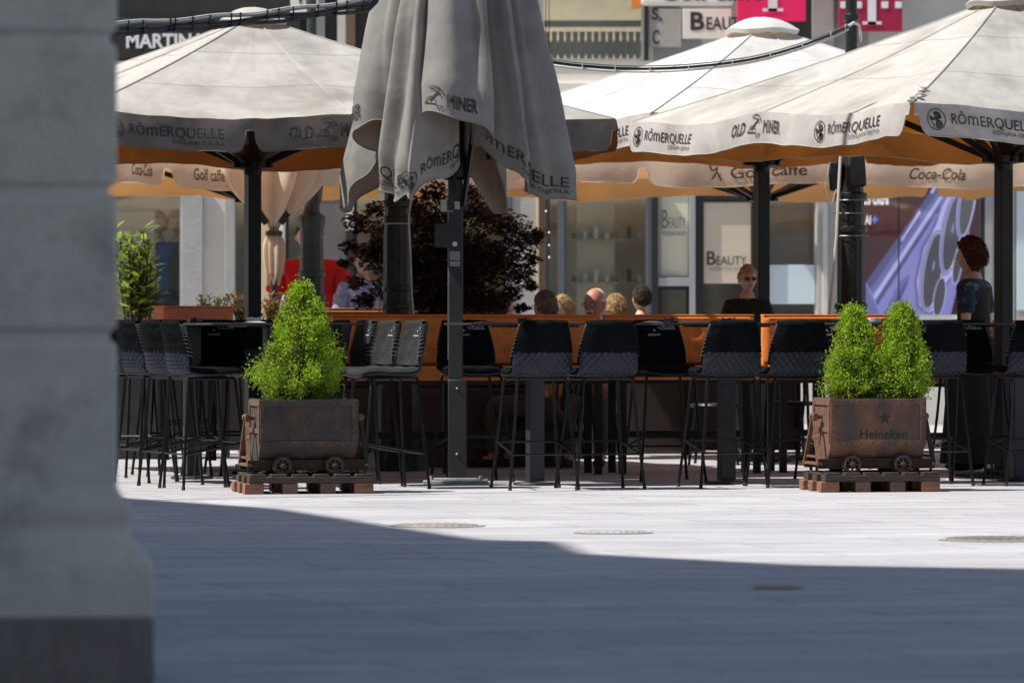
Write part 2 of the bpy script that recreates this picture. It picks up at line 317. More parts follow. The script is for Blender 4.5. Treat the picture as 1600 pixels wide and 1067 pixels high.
for px, py, w, m, lb in ((683, 821.5, .52, 'cover_brown', 'pale brown inspection cover set in the sunlit paving nearest the shadow edge'),
                         (958, 832, .42, 'cover_rim', 'worn light grey inspection cover in the middle of the sunlit paving'),
                         (1555, 843, .58, 'cover_dark', 'dark brown inspection cover in the sunlit paving at the right'),
                         (1215, 919, .22, 'cover_shade', 'brown inspection cover lying in the shaded paving at the right')):
    D = gD(py); t = thing('inspection_cover', lb, 'cover', (PX(px, D), D, 0), R(14), 'inspection covers in the paving')
    n = 36; b = MB(); b.lathe([(w * .86 / 2 * 1.0, .002), (w * .86 / 2, .008), (w * .84 / 2, .009)], n)
    for i in range(-4, 5): b.box((i * w * .085, 0, .0105), (w * .03, math.sqrt(max(.01, .17 - (i * .085) ** 2)) * w * 1.8, .003))
    b.build('lid', m, t)
    b = MB(); b.grid(lambda u, v: (lambda a, r: (r * math.cos(a), r * math.sin(a), .005 + .003 * math.sin(v * math.pi)))(2 * math.pi * u, w * (.44 + .07 * v)), n, 4, cu=True); b.build('rim', 'cover_rim' if m != 'cover_shade' else m, t)

# ------------------------------------------------------------------ the shading building on the left with its pillar
E_ = R(SUN_E); HB = 14.0; cot = HB / math.tan(E_); dx = math.cos(R(SUN_A)) * cot; dy = -math.sin(R(SUN_A)) * cot
sh = [(200, 778), (440, 795), (600, 820), (755, 843), (870, 845), (920, 865), (1250, 882), (1600, 888)]
prof = [(PX(px, gD(py)) - dx, gD(py) - dy) for px, py in sh]
t = thing('arcade_building', 'grey stone arcade building whose roof shades the near paving', 'building')
poly = [(-30, 44)] + [(-16, 42.0), (prof[0][0] - 2.0, prof[0][1] + 3.3)] + prof + [(-3.6, prof[-1][1] - .2), (-3.6, 2), (-30, 2)]
n = len(poly); b = MB(); b.add([(x, y, .0) for x, y in poly] + [(x, y, HB) for x, y in poly], [tuple(range(n)), tuple(range(2 * n - 1, n - 1, -1))] + [(i, i + n, (i + 1) % n + n, (i + 1) % n) for i in range(n)])
b.build('wall', 'plaster', t, smooth=10)
b = MB(); b.box((-2.35, 15.9, 9.3), (2.45, 1.3, 9.4)); b.build('upper_storey', 'plaster', t)
for y in (6, 10, 14, 18.5):
    for z in (5.5, 9.3):
        b = MB(); x0 = -3.6
        b.box((x0 + .03, y, z + 1), (.08, 1.3, 2.2)); w_ = b.build('window', 'grey_metal', t)
        MB().box((x0 + .08, y, z + 1), (.03, 1.1, 2.0)).build('pane', 'glass_dark', w_)
# pillar: rusticated shaft, torus, scotia, dark plinth
def pillar(px_edge, Dp, name, label, group=None):
    s = Dp / F; X1 = PX(px_edge, Dp); th = R(9)
    t = thing(name, label, 'pillar', (X1, Dp, 0), th, group)
    wd, dp = 1.15, .9
    def ring(e, z): return [(-wd - e, -e, z), (e, -e, z), (e, dp + e, z), (-wd - e, dp + e, z)]
    prof = []
    Zp = lambda py: CH - (py - HOR) * s
    jo = [1140, 60, 298, 525, 780]
    zj = [Zp(y) for y in (780, 525, 298, 60, -170, -400, -640, -880)]
    # base mouldings (projection e in metres, z)
    base = [(.104, Zp(962)), (.106, Zp(905)), (.100, Zp(880)), (.082, Zp(862)), (.052, Zp(845)), (.033, Zp(828)), (.034, Zp(818)), (.042, Zp(806)), (.043, Zp(796)), (.034, Zp(785)), (.018, Zp(776)), (.004, Zp(764)), (0, Zp(755))]
    b = MB(); k = 0; rows = list(base); z = base[-1][1]
    for zz in zj[1:]:
        rows += [(0, zz - .026), (-.022, zz - .010), (-.022, zz + .010), (0, zz + .026)]
    rows.append((0, 4.6))
    vs = []; [vs.extend(ring(e, z)) for e, z in rows]
    b.add(vs, [(i * 4 + j, i * 4 + (j + 1) % 4, (i + 1) * 4 + (j + 1) % 4, (i + 1) * 4 + j) for i in range(len(rows) - 1) for j in range(4)] + [(3, 2, 1, 0)])
    b.build('shaft', 'stone', t, bevel=.008, smooth=40)
    b = MB(); b.box((-wd / 2, dp / 2, Zp(962) / 2), (wd + .212, dp + .212, Zp(962))); b.build('plinth', 'plinth', t, bevel=.01)
    return t
pillar(183, 15.7, 'stone_pillar', 'pale stone pillar with grooved shaft and dark plinth standing nearest at the left edge')
# ------------------------------------------------------------------ house fronts behind the viewer, seen only in reflections
for i, (x, w, h, c, lb) in enumerate(((-17, 16, 15, (.5, .42, .3), 'ochre plastered town house behind the viewpoint'), (0, 17, 17, (.55, .52, .46), 'cream plastered town house behind the viewpoint'), (17, 16, 14, (.42, .45, .42), 'grey green town house behind the viewpoint'))):
    t = thing('town_house', lb, 'house', (x, -24, 0), 0)
    mm = mat('render%d' % i, c, .9, c2=tuple(q * .85 for q in c), ns=.8)
    MB().box((0, -4, h / 2), (w - .2, 8, h)).build('wall', mm, t)
    for a in range(5):
        for bq in range(4):
            f = MB().box(((a - 2) * 3, .03, 2.2 + bq * 3.6), (1.5, .1, 2.2)).build('window', 'plaster', t)
            MB().box(((a - 2) * 3, .1, 2.2 + bq * 3.6), (1.2, .05, 1.9)).build('pane', 'glass_dark', f)
# ------------------------------------------------------------------ open parasols
def parasol(label, px, D, th, a, ze, zp, h, cm, vm, prints, notch={}, cap=.25, pole_to=0, polew=.1, group='open parasols of the terrace', vent=True, frame_m='black_metal', vmats=None, scal=.0, glow_m='underside_glow'):
    t = thing('open_parasol', label, 'parasol', (PX(px, D), D, 0), th, group)
    sd = random.random() * 50
    def roof(k, u, r):
        d = .5 * (1 - math.cos(2 * math.pi * abs(u)))
        z = zp - (zp - ze) * (r ** .96) - .05 * d * r ** 2 - .02 * math.sin(math.pi * r)
        x, y = u * a * r, -a * r
        nz = noise.noise(Vector((x * 2 + sd, y * 2 + k * 7, 0))) * .012 * r + noise.noise(Vector((u * 9 + sd, k * 3.1, r * 1.2))) * .014 * r
        e = min(1, (1 - abs(u)) * 8)
        v = Vector((x, y, z + nz * e)); return Matrix.Rotation(k * math.pi / 2, 3, 'Z') @ v
    def val(k, u, s, off=0):                  # s in metres below the eave
        v = Matrix.Rotation(-k * math.pi / 2, 3, 'Z') @ roof(k, u, 1)
        e = min(1, (1 - abs(u)) * 6)
        rip = (.018 * noise.noise(Vector((u * 7 + sd, k * 5, s * 3))) + .02 * math.sin(u * 17 + k + sd) * s / h) * e
        v = v + Vector((0, -.012 - rip - off - .03 * math.sin(min(s / h, 1) * 1.6) , -s))
        return Matrix.Rotation(k * math.pi / 2, 3, 'Z') @ v
    def hb(k, u):
        q = 1.0
        for c_ in [-1, 1] + notch.get(k, []):
            e = abs(u - c_) * a; q = min(q, .38 + .62 * math.sqrt(max(0, 1 - (1 - min(1, max(0, (e - .035) / .07))) ** 2))) if e < .105 else q
        return q * h * (1 + scal * math.cos(u * math.pi * 4))
    b = MB()
    r0 = .075
    for k in range(4): b.grid(lambda u, v: roof(k, u * 2 - 1, r0 + (1 - r0) * v), 32, 22, uv=True)
    b.build('canopy', cm, t, smooth=28)
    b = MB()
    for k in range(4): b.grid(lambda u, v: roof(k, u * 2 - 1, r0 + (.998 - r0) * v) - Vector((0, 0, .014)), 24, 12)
    b.build('underside_glow', glow_m, t, smooth=28)  # added sheet under the canopy, coloured like sunlight coming through
    for k in range(4):
        mm = (vmats or {}).get(k, vm)
        b = MB(); us = sorted(set([i / 70 * 2 - 1 for i in range(71)] + [c_ + s * e / a for c_ in [-1, 1] + notch.get(k, []) for s in (-1, 1) for e in (.03, .036, .045, .06, .08, .1)]))
        us = [u for u in us if -1 <= u <= 1]; n = len(us)
        vs = [val(k, u, hb(k, u) * j / 6) for j in range(7) for u in us]
        b.add(vs, [(j * n + i, j * n + i + 1, (j + 1) * n + i + 1, (j + 1) * n + i) for j in range(6) for i in range(n - 1)])
        vo = b.build('valance', mm, t, smooth=180)
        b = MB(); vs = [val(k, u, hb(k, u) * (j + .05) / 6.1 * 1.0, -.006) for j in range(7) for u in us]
        b.add(vs, [(j * n + i, j * n + i + 1, (j + 1) * n + i + 1, (j + 1) * n + i) for j in range(6) for i in range(n - 1)]); b.build('valance_glow', glow_m, vo, smooth=180)  # added inner sheet with the same painted glow
        b = MB(); b.tube([val(k, u, hb(k, u)) for u in us], .0045, 5); b.build('hem', mm, vo)
        fn = lambda x, y: val(k, x / a - 1, h - y, .006)
        if k in prints:
            for nm_, f_ in prints[k]: mb = MB(); f_(mb, fn); mb.build(nm_, prints.get('m', 'print'), vo, smooth=180)
    # frame
    for i in range(8):
        k, u = divmod(i, 2); u = -1 if u == 0 else 0
        MB().tube([roof(k, u, r0 + (1 - r0) * q / 24) + Vector((0, 0, .002)) for q in range(25)], .0065, 6).build('seam', cm, t)
        p0 = roof(k, u, r0) + Vector((0, 0, -.10)); p1 = roof(k, u, .975) + Vector((0, 0, -.045))
        rb = MB().beam(p0, p1, .022, .035).build('rib', frame_m, t)
        d = Vector((p1.x, p1.y, 0)).normalized(); q = p0.lerp(p1, .52)
        MB().beam(Vector((d.x * .09, d.y * .09, ze - .29)), q + Vector((0, 0, -.02)), .026, .042).build('strut', frame_m, t)
    b = MB(); b.lathe([(.065, ze - .37), (.07, ze - .33), (.12, ze - .32), (.125, ze - .27), (.09, ze - .25), (.07, ze - .15)], 16)
    for i in range(8): b.box((math.cos(i * math.pi / 4) * .125, math.sin(i * math.pi / 4) * .125, ze - .295), (.05, .03, .045), i * math.pi / 4)
    b.build('hub', frame_m, t)
    b = MB(); b.box((0, 0, (zp - .06 + pole_to) / 2), (polew, polew, zp - .06 - pole_to)); b.build('pole', frame_m, t, bevel=.006)
    b = MB(); b.box((0, 0, .012), (.5, .5, .024)); b.box((0, 0, .04), (.2, .2, .05)); b.build('base_plate', frame_m, t)
    if cap:
        zc = roof(0, 0, r0).z
        b = MB()
        def cp(u, v): 
            an = 2 * math.pi * u; q = 1 / max(abs(math.cos(an - th * 0)), abs(math.sin(an))) ** .45
            return (cap * v * q * math.cos(an), cap * v * q * math.sin(an), zc + .13 - .10 * v ** 2.2 + .008 * math.cos(an * 4) * v)
        b.grid(lambda u, v: cp(u, .02 + .98 * v), 40, 8, cu=True)
        b.grid(lambda u, v: (lambda p: (p[0] * (1 - .06 * v), p[1] * (1 - .06 * v), p[2] - .035 * v))(cp(u, 1)), 40, 2, cu=True)
        b.build('vent_cap', cm, t, smooth=60)
    return t, roof, val
HV = .225
def rm(x): return ('printed_logo', lambda mb, fn: romer(mb, fn, x, .085, .68))
def mn(x, w=.64): return ('printed_emblem', lambda mb, fn: miner(mb, fn, x, .075, w))
pr_front1 = [rm(.36), mn(1.52, .62), rm(2.86)]
pr_full = [rm(.28), mn(1.55, .66), rm(2.86)]
P1 = parasol('open grey white parasol with a dark valance, left of the folded parasol', 395, 37.4, R(23), 2.0, 2.545, 3.34, HV, 'canvas', 'valance_dark',
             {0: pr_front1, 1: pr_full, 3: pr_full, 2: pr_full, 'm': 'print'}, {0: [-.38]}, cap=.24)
P2 = parasol('bright white parasol with domed vent cap standing behind between two others', 1190, 40.7, R(25), 1.95, 2.66, 3.46, HV, 'canvas_bright', 'valance',
             {0: pr_full, 1: pr_full, 2: pr_full, 3: pr_full, 'm': 'print'}, cap=.27)
P4 = parasol('grey white parasol with a frayed front ridge at the right edge', 1568, 36.4, R(27), 1.95, 2.555, 3.42, .215, 'canvas', 'valance',
             {0: pr_full, 1: pr_full, 2: pr_full, 3: pr_full, 'm': 'print'}, cap=.24)
# frayed knot of cloth on the front corner of the right parasol
for i in range(7):
    q = P4[1](0, -1, 1 - .022 * i) + Vector((random.uniform(-.02, .02), random.uniform(-.02, .02), .012 + .006 * math.sin(i * 2)))
    MB().ell(q, (random.uniform(.018, .034), random.uniform(.018, .034), random.uniform(.008, .016)), 8, 6).build('frayed_tuft', 'canvas', P4[0])
for i in range(7):
    q = P4[1](0, -1, 1 - .02 * i) + Vector((0, 0, .015)); MB().tube([q, q + Vector((random.uniform(-.05, .05), random.uniform(-.05, .05), random.uniform(-.04, .04)))], [.004, .001], 4).build('loose_thread', 'canvas', P4[0])
# a corner of another parasol at the right edge
def gt(s, x, w, sh_=0): return ('printed_lettering', lambda mb, fn: put_text(mb, s, fn, x, w, .07, .10, .012, shear=sh_))
pg1 = [gt('Coca-Cola', .26, .18, .4), gt('Golf caffe', .81, .27), gt('Coca-Cola', 1.43, .18, .4), gt('Golf caffe', 2.5, .5)]
pg2 = [gt('Golf caffe', 1.41, .68), gt('Coca-Cola', 3.0, .5, .4), ('printed_golfer', lambda mb, fn: [put_stroke(mb, q, fn, .014) for q in ([(1.25, .06), (1.29, .12), (1.30, .17)], [(1.33, .05), (1.30, .12)], [(1.30, .16), (1.25, .13), (1.23, .18)])])]
M['beige_shade'] = M['beige']
G1 = parasol('beige coffee bar parasol behind the left terrace', 392, 45.4, R(23), 2.1, 2.47, 3.1, .21, 'beige', 'beige', {0: pg1, 'm': 'print_brown'}, glow_m='underside_glow_beige', cap=.22, group='beige parasols of the bar behind', scal=.03, notch={0: [-.72, -.11]})
G2 = parasol('beige coffee bar parasol behind the right terrace', 1190, 46.2, R(12), 2.3, 2.50, 3.1, .21, 'beige', 'beige', {0: pg2, 'm': 'print_brown'}, glow_m='underside_glow_beige', cap=.22, group='beige parasols of the bar behind', scal=.03, notch={0: [-.72]})
# ------------------------------------------------------------------ folded parasol in front
D0 = 35.2; t = thing('folded_parasol', 'half folded grey parasol hanging in deep folds on a square grey post', 'parasol', (PX(712, D0), D0, 0)); FP = t
CP = [(-.97, .30, 1), (-.88, .12, .85), (-.74, .0, .7), (-.78, -.05, .5), (-.98, -.06, .3), (-.97, -.28, .1), (-.80, -.45, .1), (-.60, -.46, .3), (-.52, -.32, .45), (-.42, -.34, .6), (-.58, -.48, .72), (-.66, -.62, .8), (-.52, -.7, .9), (-.46, -.88, .97), (-.40, -.98, 1),
      (-.33, -.93, .96), (-.15, -.74, .8), (.03, -.52, .62), (-.02, -.38, .52), (-.25, -.48, .42), (-.37, -.74, .28), (-.30, -.97, .12), (0, -1.06, 0), (.29, -.99, .12), (.38, -.78, .26), (.30, -.52, .40), (.16, -.42, .52), (.22, -.44, .6), (.45, -.54, .7), (.65, -.66, .78), (.64, -.52, .84), (.66, -.44, .88), (.80, -.42, .95), (.99, -.36, 1),
      (.92, -.15, .85), (.68, .05, .5), (.82, .22, .3), (.88, .42, .1), (.70, .52, .1), (.48, .42, .4), (.40, .55, .7), (.42, .85, .95), (.33, .93, 1), (.15, .7, .7), (.02, .5, .5), (-.05, .75, .25), (-.3, .9, 0), (-.5, .72, .25), (-.48, .42, .5), (-.72, .5, .8), (-.93, .48, .96), (-.97, .30, 1)]
ZT = 4.62; LM, LC, CA = 2.0, 2.62, .955
NC = 460
CS = [cr(CP, i / NC) for i in range(NC)]
def crumple(p, amp=1): return noise.noise(p * 2.3) * .035 * amp + noise.noise(p * 6) * .012 * amp
def fold_pt(i, q, off=0):                      # i index along the section (float ok), q 0..1.. 1=eave
    def P_(i):
        x, y, u = cr(CP, (i / NC) % 1); u = min(max(u, 0), 1)
        L_ = LM + (LC - LM) * u ** 1.6
        if q <= 1: l = .25 + (L_ - .25) * q
        else: l = L_
        w = .27 + .205 * l; z = ZT - l * CA
        n_ = .55 + .45 * min(1, l / 2)
        return Vector((x * w, y * w, z)), l
    p, l = P_(i)
    if q > 1: p.z -= (q - 1)
    c_ = crumple(Vector((p.x, p.y, p.z * .45)) + Vector((3, 9, 1)), min(1, l / 1.5)); v = Vector((p.x, p.y, 0)); v.normalize()
    p = p + v * (c_ + min(1, l / 1.5) * (.055 * (abs(math.sin(i * .17 + 2.6 * noise.noise(Vector((i * .018, 0, p.z * .35))))) - .6) + .032 * noise.noise(Vector((i * .12, 7, p.z * .7)))))
    p.z += (.03 * math.sin(i * .11) + .012 * math.sin(i * .37) + .03 * noise.noise(Vector((i * .06, 3, 1)))) * (q ** 3)
    if off:
        a_, _ = P_(i + 1.5); b_, _ = P_(i - 1.5); tn = Vector((a_.x - b_.x, a_.y - b_.y, 0)).normalized(); p = p + Vector((tn.y, -tn.x, 0)) * off
    return p
HQ = .22
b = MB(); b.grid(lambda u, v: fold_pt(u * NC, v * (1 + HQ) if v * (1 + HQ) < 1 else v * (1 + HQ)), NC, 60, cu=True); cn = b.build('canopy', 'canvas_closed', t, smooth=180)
b = MB(); b.tube([fold_pt(i, 1 + HQ) for i in range(0, NC, 1)], .0055, 5, closed=True); b.build('hem', 'canvas_closed', cn)
arc = [0]; pr = fold_pt(0, 1.1)
for i in range(1, NC + 1): q = fold_pt(i, 1.1); arc.append(arc[-1] + (Vector((q.x - pr.x, q.y - pr.y, 0))).length); pr = q
def s2i(s):
    lo, hi = 0, NC
    while hi - lo > 1:
        m_ = (lo + hi) // 2
        if arc[m_] <= s: lo = m_
        else: hi = m_
    return lo + (s - arc[lo]) / max(1e-6, arc[hi] - arc[lo])
ci = lambda k: arc[int(k / (len(CP) - 1) * NC)]
fn = lambda x, y: fold_pt(s2i(x), 1 + HQ - y, .007)
def pb(nm, f_, *a, **k): mb = MB(); f_(mb, fn, *a, **k); mb.build(nm, 'print', cn, smooth=180)
pb('printed_logo', romer, ci(14) + .13, .085, .70, .075)
pb('printed_logo', romer, ci(26.6), .085, ci(33) - ci(26.6) - .06, .075, mark=False)
pb('printed_logo', romer, ci(9.0), .085, ci(14) - ci(9.0) - .03, .075)
pb('printed_emblem', miner, ci(20.0), .06, .60, .085, old=False)
pb('printed_emblem', miner, ci(3.2), .06, .42, .085, old=False)
M['guy'] = M['black_metal']
for k in (0, 14, 33, 42):                      # folded frame arms
    p = fold_pt(k / (len(CP) - 1) * NC, .96); MB().beam((p.x * .12, p.y * .12, ZT - .3), Vector((p.x * .86, p.y * .86, p.z + .05)), .022, .032).build('rib', 'black_metal', t)
for k in (5, 22, 37, 46):
    p = fold_pt(k / (len(CP) - 1) * NC, .9); MB().beam((p.x * .12, p.y * .12, ZT - .3), Vector((p.x * .8, p.y * .8, p.z + .05)), .022, .032).build('rib', 'black_metal', t)
b = MB(); b.lathe([(.07, 2.08), (.11, 2.1), (.12, 2.2), (.08, 2.28), (.07, 2.5)], 16); b.build('runner_hub', 'black_metal', t)
b = MB(); b.beam((.05, -.08, 1.9), (.13, -.12, 2.46), .03, .03); b.beam((.0, -.08, 2.0), (-.02, -.2, 2.5), .02, .03); b.build('strut', 'black_metal', t)
b = MB(); b.box((0, 0, 3.0), (.098, .098, 4.5 - 1.3)); b.box((0, 0, 1.05), (.1, .1, 1.0)); b.build('pole', 'grey_metal', t, bevel=.008)
b = MB(); b.box((-.051, 0, 1.7), (.006, .07, 1.7)); b.box((-.03, 0, .38), (.012, .12, .62)); b.build('side_rail', 'galv', t)
b = MB(); b.box((.012, 0, .36), (.128, .13, .70)); b.build('post_sleeve', 'grey_metal', t, bevel=.006)
b = MB()
for z in (.65, .20): b.lathe([(.008, 0), (.008, .008), (.003, .012)], 10, c=(.01, -.066, z), mx=Matrix.Rotation(R(90), 4, 'X'))
b.build('bolt', 'galv', t)
b = MB(); b.box((0, 0, .012), (.44, .40, .02)); b.box((0, 0, .03), (.3, .26, .012)); b.build('base_plate', 'galv', t, bevel=.003)
for x, y, z in ((-.17, -.15, .03), (.17, -.15, .03), (-.17, .15, .03), (.17, .15, .03)): MB().lathe([(.012, -.01), (.012, .014), (.006, .022)], 6, c=(x, y, z)).build('anchor_bolt', 'galv', t)
b = MB(); b.box((-.09, -.01, 1.70), (.105, .09, .165)); b.build('junction_box', 'grey_metal', t, bevel=.006)
b = MB(); b.box((-.06, -.005, 1.905), (.09, .105, .085)); b.build('white_bracket', 'galv', t, bevel=.006)
b = MB(); b.box((.012, -.005, 1.905), (.14, .115, .075)); b.build('clamp', 'grey_metal', t, bevel=.005)
b = MB(); b.box((.012, -.065, 1.905), (.035, .01, .055)); b.build('clamp_window', 'galv', t)
b = MB(); b.lathe([(.017, 0), (.017, .002)], 20, c=(-.005, -.0495, 1.64), mx=Matrix.Rotation(R(90), 4, 'X')); b.box((-.005, -.0505, 1.56), (.07, .002, .06), mi=1); b.box((-.005, -.0505, 1.505), (.07, .002, .035), mi=2)
M['sticker'] = mat('sticker', (.35, .36, .38), .6, c2=(.12, .13, .15), ns=40); M['sticker_b'] = mat('sticker_b', (.16, .2, .27), .6, c2=(.35, .36, .38), ns=50)
b.build('sticker', ['paper', 'sticker', 'sticker_b'], t)
# gathered beige parasol hanging behind the left pole
D5 = 43.0; t = thing('gathered_parasol', 'beige parasol tied together below its folds behind the left pole', 'parasol', (PX(428, D5), D5, 0))
def gp(u, v):
    an = 2 * math.pi * u; r = cr([(.06, 3.2), (.2, 2.8), (.31, 2.45), (.27, 2.25), (.15, 2.05), (.04, 1.90), (.045, 1.84), (.075, 1.72), (.06, 1.5), (.045, 1.44)], v)
    k = 1 + .42 * math.sin(an * 9 + 1.2 * math.sin(an * 2)) * (1 if v < .5 else .5) + .12 * math.sin(an * 4 + 1)
    return (r[0] * k * math.cos(an), r[0] * k * .8 * math.sin(an), r[1] + (.04 * math.sin(an * 5) if v > .9 else 0))
b = MB(); b.grid(gp, 160, 50, cu=True); b.build('canopy', 'beige', t, smooth=180)
MB().lathe([(.07, 1.82), (.075, 1.84), (.07, 1.86)], 20).build('tie_strap', 'print_brown', t)
MB().lathe([(.028, 0), (.028, 3.5)], 12).build('pole', 'grey_metal', t); MB().lathe([(.3, 0), (.3, .06), (.05, .1)], 24).build('base', 'iron', t)
for s in (-1, 1): MB().beam((s * .34, 0, 2.35), (s * .06, -.05, 1.92), .03, .05).build('rib', 'iron', t)
# ------------------------------------------------------------------ bar stools
SP = [(.225, .745, .185), (.16, .762, .212), (.02, .756, .222), (-.10, .757, .226), (-.175, .782, .228), (-.212, .84, .226), (-.232, .92, .216), (-.25, 1.0, .200), (-.262, 1.06, .186), (-.268, 1.095, .176)]
def sp(s, t, off=0, ws=1):
    y, z, w = cr(SP, t); y2, z2, _ = cr(SP, min(1, t + .01)); y1, z1, _ = cr(SP, max(0, t - .01))
    d = Vector((0, y2 - y1, z2 - z1)).normalized(); n = Vector((0, -d.z, d.y)); 
    k = sm((t - .35) / .3)
    cu = .055 * s * s * k; 
    p = Vector((s * w * ws * .90, y + cu, z + .014 * s * s * (1 - k)))
    return p + n * off                          # off > 0: towards the outside (under / behind)
def stool(grey_cover=False, marks=True):  # grey_cover: uses the greyer cover cloth
    t = thing('bar_stool', '', 'bar stool', (0, 0, 0), 0, 'black bar stools of the terrace')
    def outer(u, v):
        s = u * 2 - 1; q = .011
        if .28 < v < .68:
            a = (s * 4.6 + v * 13) % 1; c = (-s * 4.6 + v * 13) % 1
            e = min(1, (v - .28) / .04, (.68 - v) / .02, (1 - abs(s)) / .05)
            q += .013 * e * (min(a, 1 - a) + min(c, 1 - c))
        return sp(s, v, q)
    b = MB(); b.grid(outer, 56, 84); n = len(b.v); b.grid(lambda u, v: sp(u * 2 - 1, v, 0), 56, 84)
    rim = [i for i in range(57)] + [j * 57 + 56 for j in range(1, 85)] + [84 * 57 + i for i in range(55, -1, -1)] + [j * 57 for j in range(83, 0, -1)]
    for i in range(len(rim)): a, c = rim[i], rim[(i + 1) % len(rim)]; b.f.append((a, c, c + n, a + n)); b.m.append(0)
    b.build('shell', 'plastic', t, smooth=25)
    fm = 'fabric_grey' if grey_cover else 'fabric'
    def wr(x, y): return .004 * noise.noise(Vector((x * 3, y * 9, 2 if grey_cover else 5))) + .003 * noise.noise(Vector((x * 11, y * 16, 2)))
    # seat pad
    b = MB()
    def pad(u, v, top): s = u * 2 - 1; e = (1 - abs(s) ** 6) * (1 - abs(v * 2 - 1) ** 8); return sp(s * 1.03, .02 + .45 * v, -(.004 + (.036 + wr(s, v)) * e ** .5 if top else -.004) if top else .004)
    b.grid(lambda u, v: pad(u, v, True), 24, 24); b.grid(lambda u, v: pad(u, v, False), 24, 24); b.build('seat_pad', fm, t, smooth=60)
    # back cover: slipped over the backrest from the top
    b = MB(); ti = .50; to = .65
    def cov(u, v):
        s = u * 2 - 1; ws = 1.035 + .01 * math.sin(v * 9)
        if v < .55: q = ti + (1.0 - ti) * v / .55; return sp(s, q, -(.022 + .006 * math.sin(q * 40) * 0 + wr(s, q)) * (1 - .5 * abs(s) ** 8), ws)
        if v < .60:
            f = (v - .55) / .05; p = sp(s, 1, 0, ws); a = math.pi * f; return p + Vector((0, .022 * math.cos(a) - .0, .022 * math.sin(a) + .006 * (1 - s * s)))
        q = 1.0 - (1.0 - to) * (v - .60) / .40; return sp(s, q, (.020 + wr(s, q + 3) + .004 * math.sin(s * 8) * (v - .6)) * (1 - .25 * abs(s) ** 8), ws)
    b.grid(cov, 30, 50); bc = b.build('back_cover', fm, t, smooth=180)
    # side lacing
    b = MB()
    for sgn in (-1, 1):
        for i in range(11):
            q = .60 + i * .036; p0 = sp(sgn * 1.03, q, -.022); p1 = sp(sgn * 1.045, q + .03, .02); b.tube([p0, (p0 + p1) / 2 + Vector((sgn * .006, 0, 0)), p1], .003, 5)
    b.build('lacing', 'lace', t)
    if marks:
        mb = MB(); fn = lambda x, y: sp(x / .2, .5 + (y + .0) / .29 * .5, -.0295)
        put_text(mb, 'Heineken', fn, -.045, .10, .165, .014, .02); put_poly(mb, star_pts(.012), fn, .0, .202)
        # scribbled script mark of the coffee brand at the upper corner
        for i in range(5): put_ring(mb, fn, -.155 + i * .02, .228 + .006 * math.sin(i * 2), .011 + .005 * (i % 2), .004, 10, sx=.9)
        put_text(mb, 'bar', fn, -.06, .035, .222, .012, .01); put_stroke(mb, [(-.17, .212), (-.04, .212)], fn, .003)
        mb.build('printed_mark', 'print_mark', bc)
    c4 = [(-.165, .155), (.165, .155), (.165, -.165), (-.165, -.165)]
    b = MB(); b.tube([(x * .98, y * .98, .735) for x, y in c4] , .010, 8, closed=True); b.box((0, 0, .742), (.24, .22, .012)); b.build('seat_frame', 'black_metal', t)
    for x, y in c4:
        fx, fy = (.235 if x > 0 else -.235), (.24 if y > 0 else -.225)
        MB().tube([(x * .75, y * .95, .737), (x * .95, y, .735), (x * 1.04, y * 1.03, .715), (x + (fx - x) * .35, y + (fy - y) * .35, .47), (fx, fy, .012)], .0105, 8).build('leg', 'black_metal', t)
        MB().lathe([(.013, 0), (.013, .02), (.011, .024)], 8, c=(fx, fy, 0)).build('foot_cap', 'rubber', t)
    def on(x, y, z): k = 1 - z / .735; sx = .165 + (.235 - .165) * k; return (math.copysign(sx, x), math.copysign(.155 + .085 * k, y) if y > 0 else -(.165 + .06 * k), z)
    A, B_, Cc, Dd = on(-1, -1, .235), on(-1, 1, .31), on(1, 1, .31), on(1, -1, .235)
    MB().tube([A, B_, Cc, Dd], .008, 8).build('footrest', 'black_metal', t)
    MB().tube([A, Dd], .0065, 8).build('rear_stretcher', 'black_metal', t)
    return t
M['lace'] = mat('lace', (.10, .10, .10), .8)
M['print_mark'] = mat('print_mark', (.42, .42, .43), .8)
st = stool(); stw = stool(True); used = set()
def place(px, D, rz, label, grey_cover=False):
    src = stw if grey_cover else st; loc = (PX(px, D), D, 0); rz += ((px * 7) % 9 - 4) * .7
    if src not in used:
        used.add(src); src.location = loc; src.rotation_euler = (0, 0, R(rz)); src['label'] = label; return src
    return dup(src, loc, R(rz), label)
# backs towards the viewer
place(836, 33.95, 17, 'black stool with its quilted back to us, first one right of the folded parasol')
place(938, 34.0, 16, 'black stool with its back to us below the man with white moustache')
place(1130, 34.3, 14, 'black stool with its quilted back to us in front of the centre right table leg')
place(1235, 34.4, 15, 'black stool with its back to us left of the planter cart with two shrubs')
place(1452, 34.7, 15, 'black stool with its back to us half hidden behind the right planter shrub')
place(1606, 34.8, 16, 'black stool cut by the right edge of the picture, its back to us')
# facing the viewer
place(737, 35.6, 196, 'black stool facing us right below the sticker covered grey post')
place(1037, 35.7, 194, 'black stool facing us with a logo on its back, at the middle table with ashtrays')
place(1308, 35.9, 196, 'black stool facing us behind the left shrub of the right planter cart')
place(1519, 35.8, 195, 'black stool facing us in front of the red haired woman')
place(345, 36.2, 196, 'black stool facing us behind the left table, half covered by other stools')
# row at the right end of the left table, facing left (grey covers)
place(602, 34.1, 113, 'grey covered stool turned left, nearest and rightmost of the row beside the orange bench', True)
place(562, 34.65, 113, 'grey covered stool turned left, second from the right in the row by the orange bench', True)
place(526, 35.25, 112, 'grey covered stool turned left, third from the right in the row by the orange bench', True)
place(486, 35.85, 114, 'grey covered stool turned left, farthest of the row, mostly behind the single shrub', True)
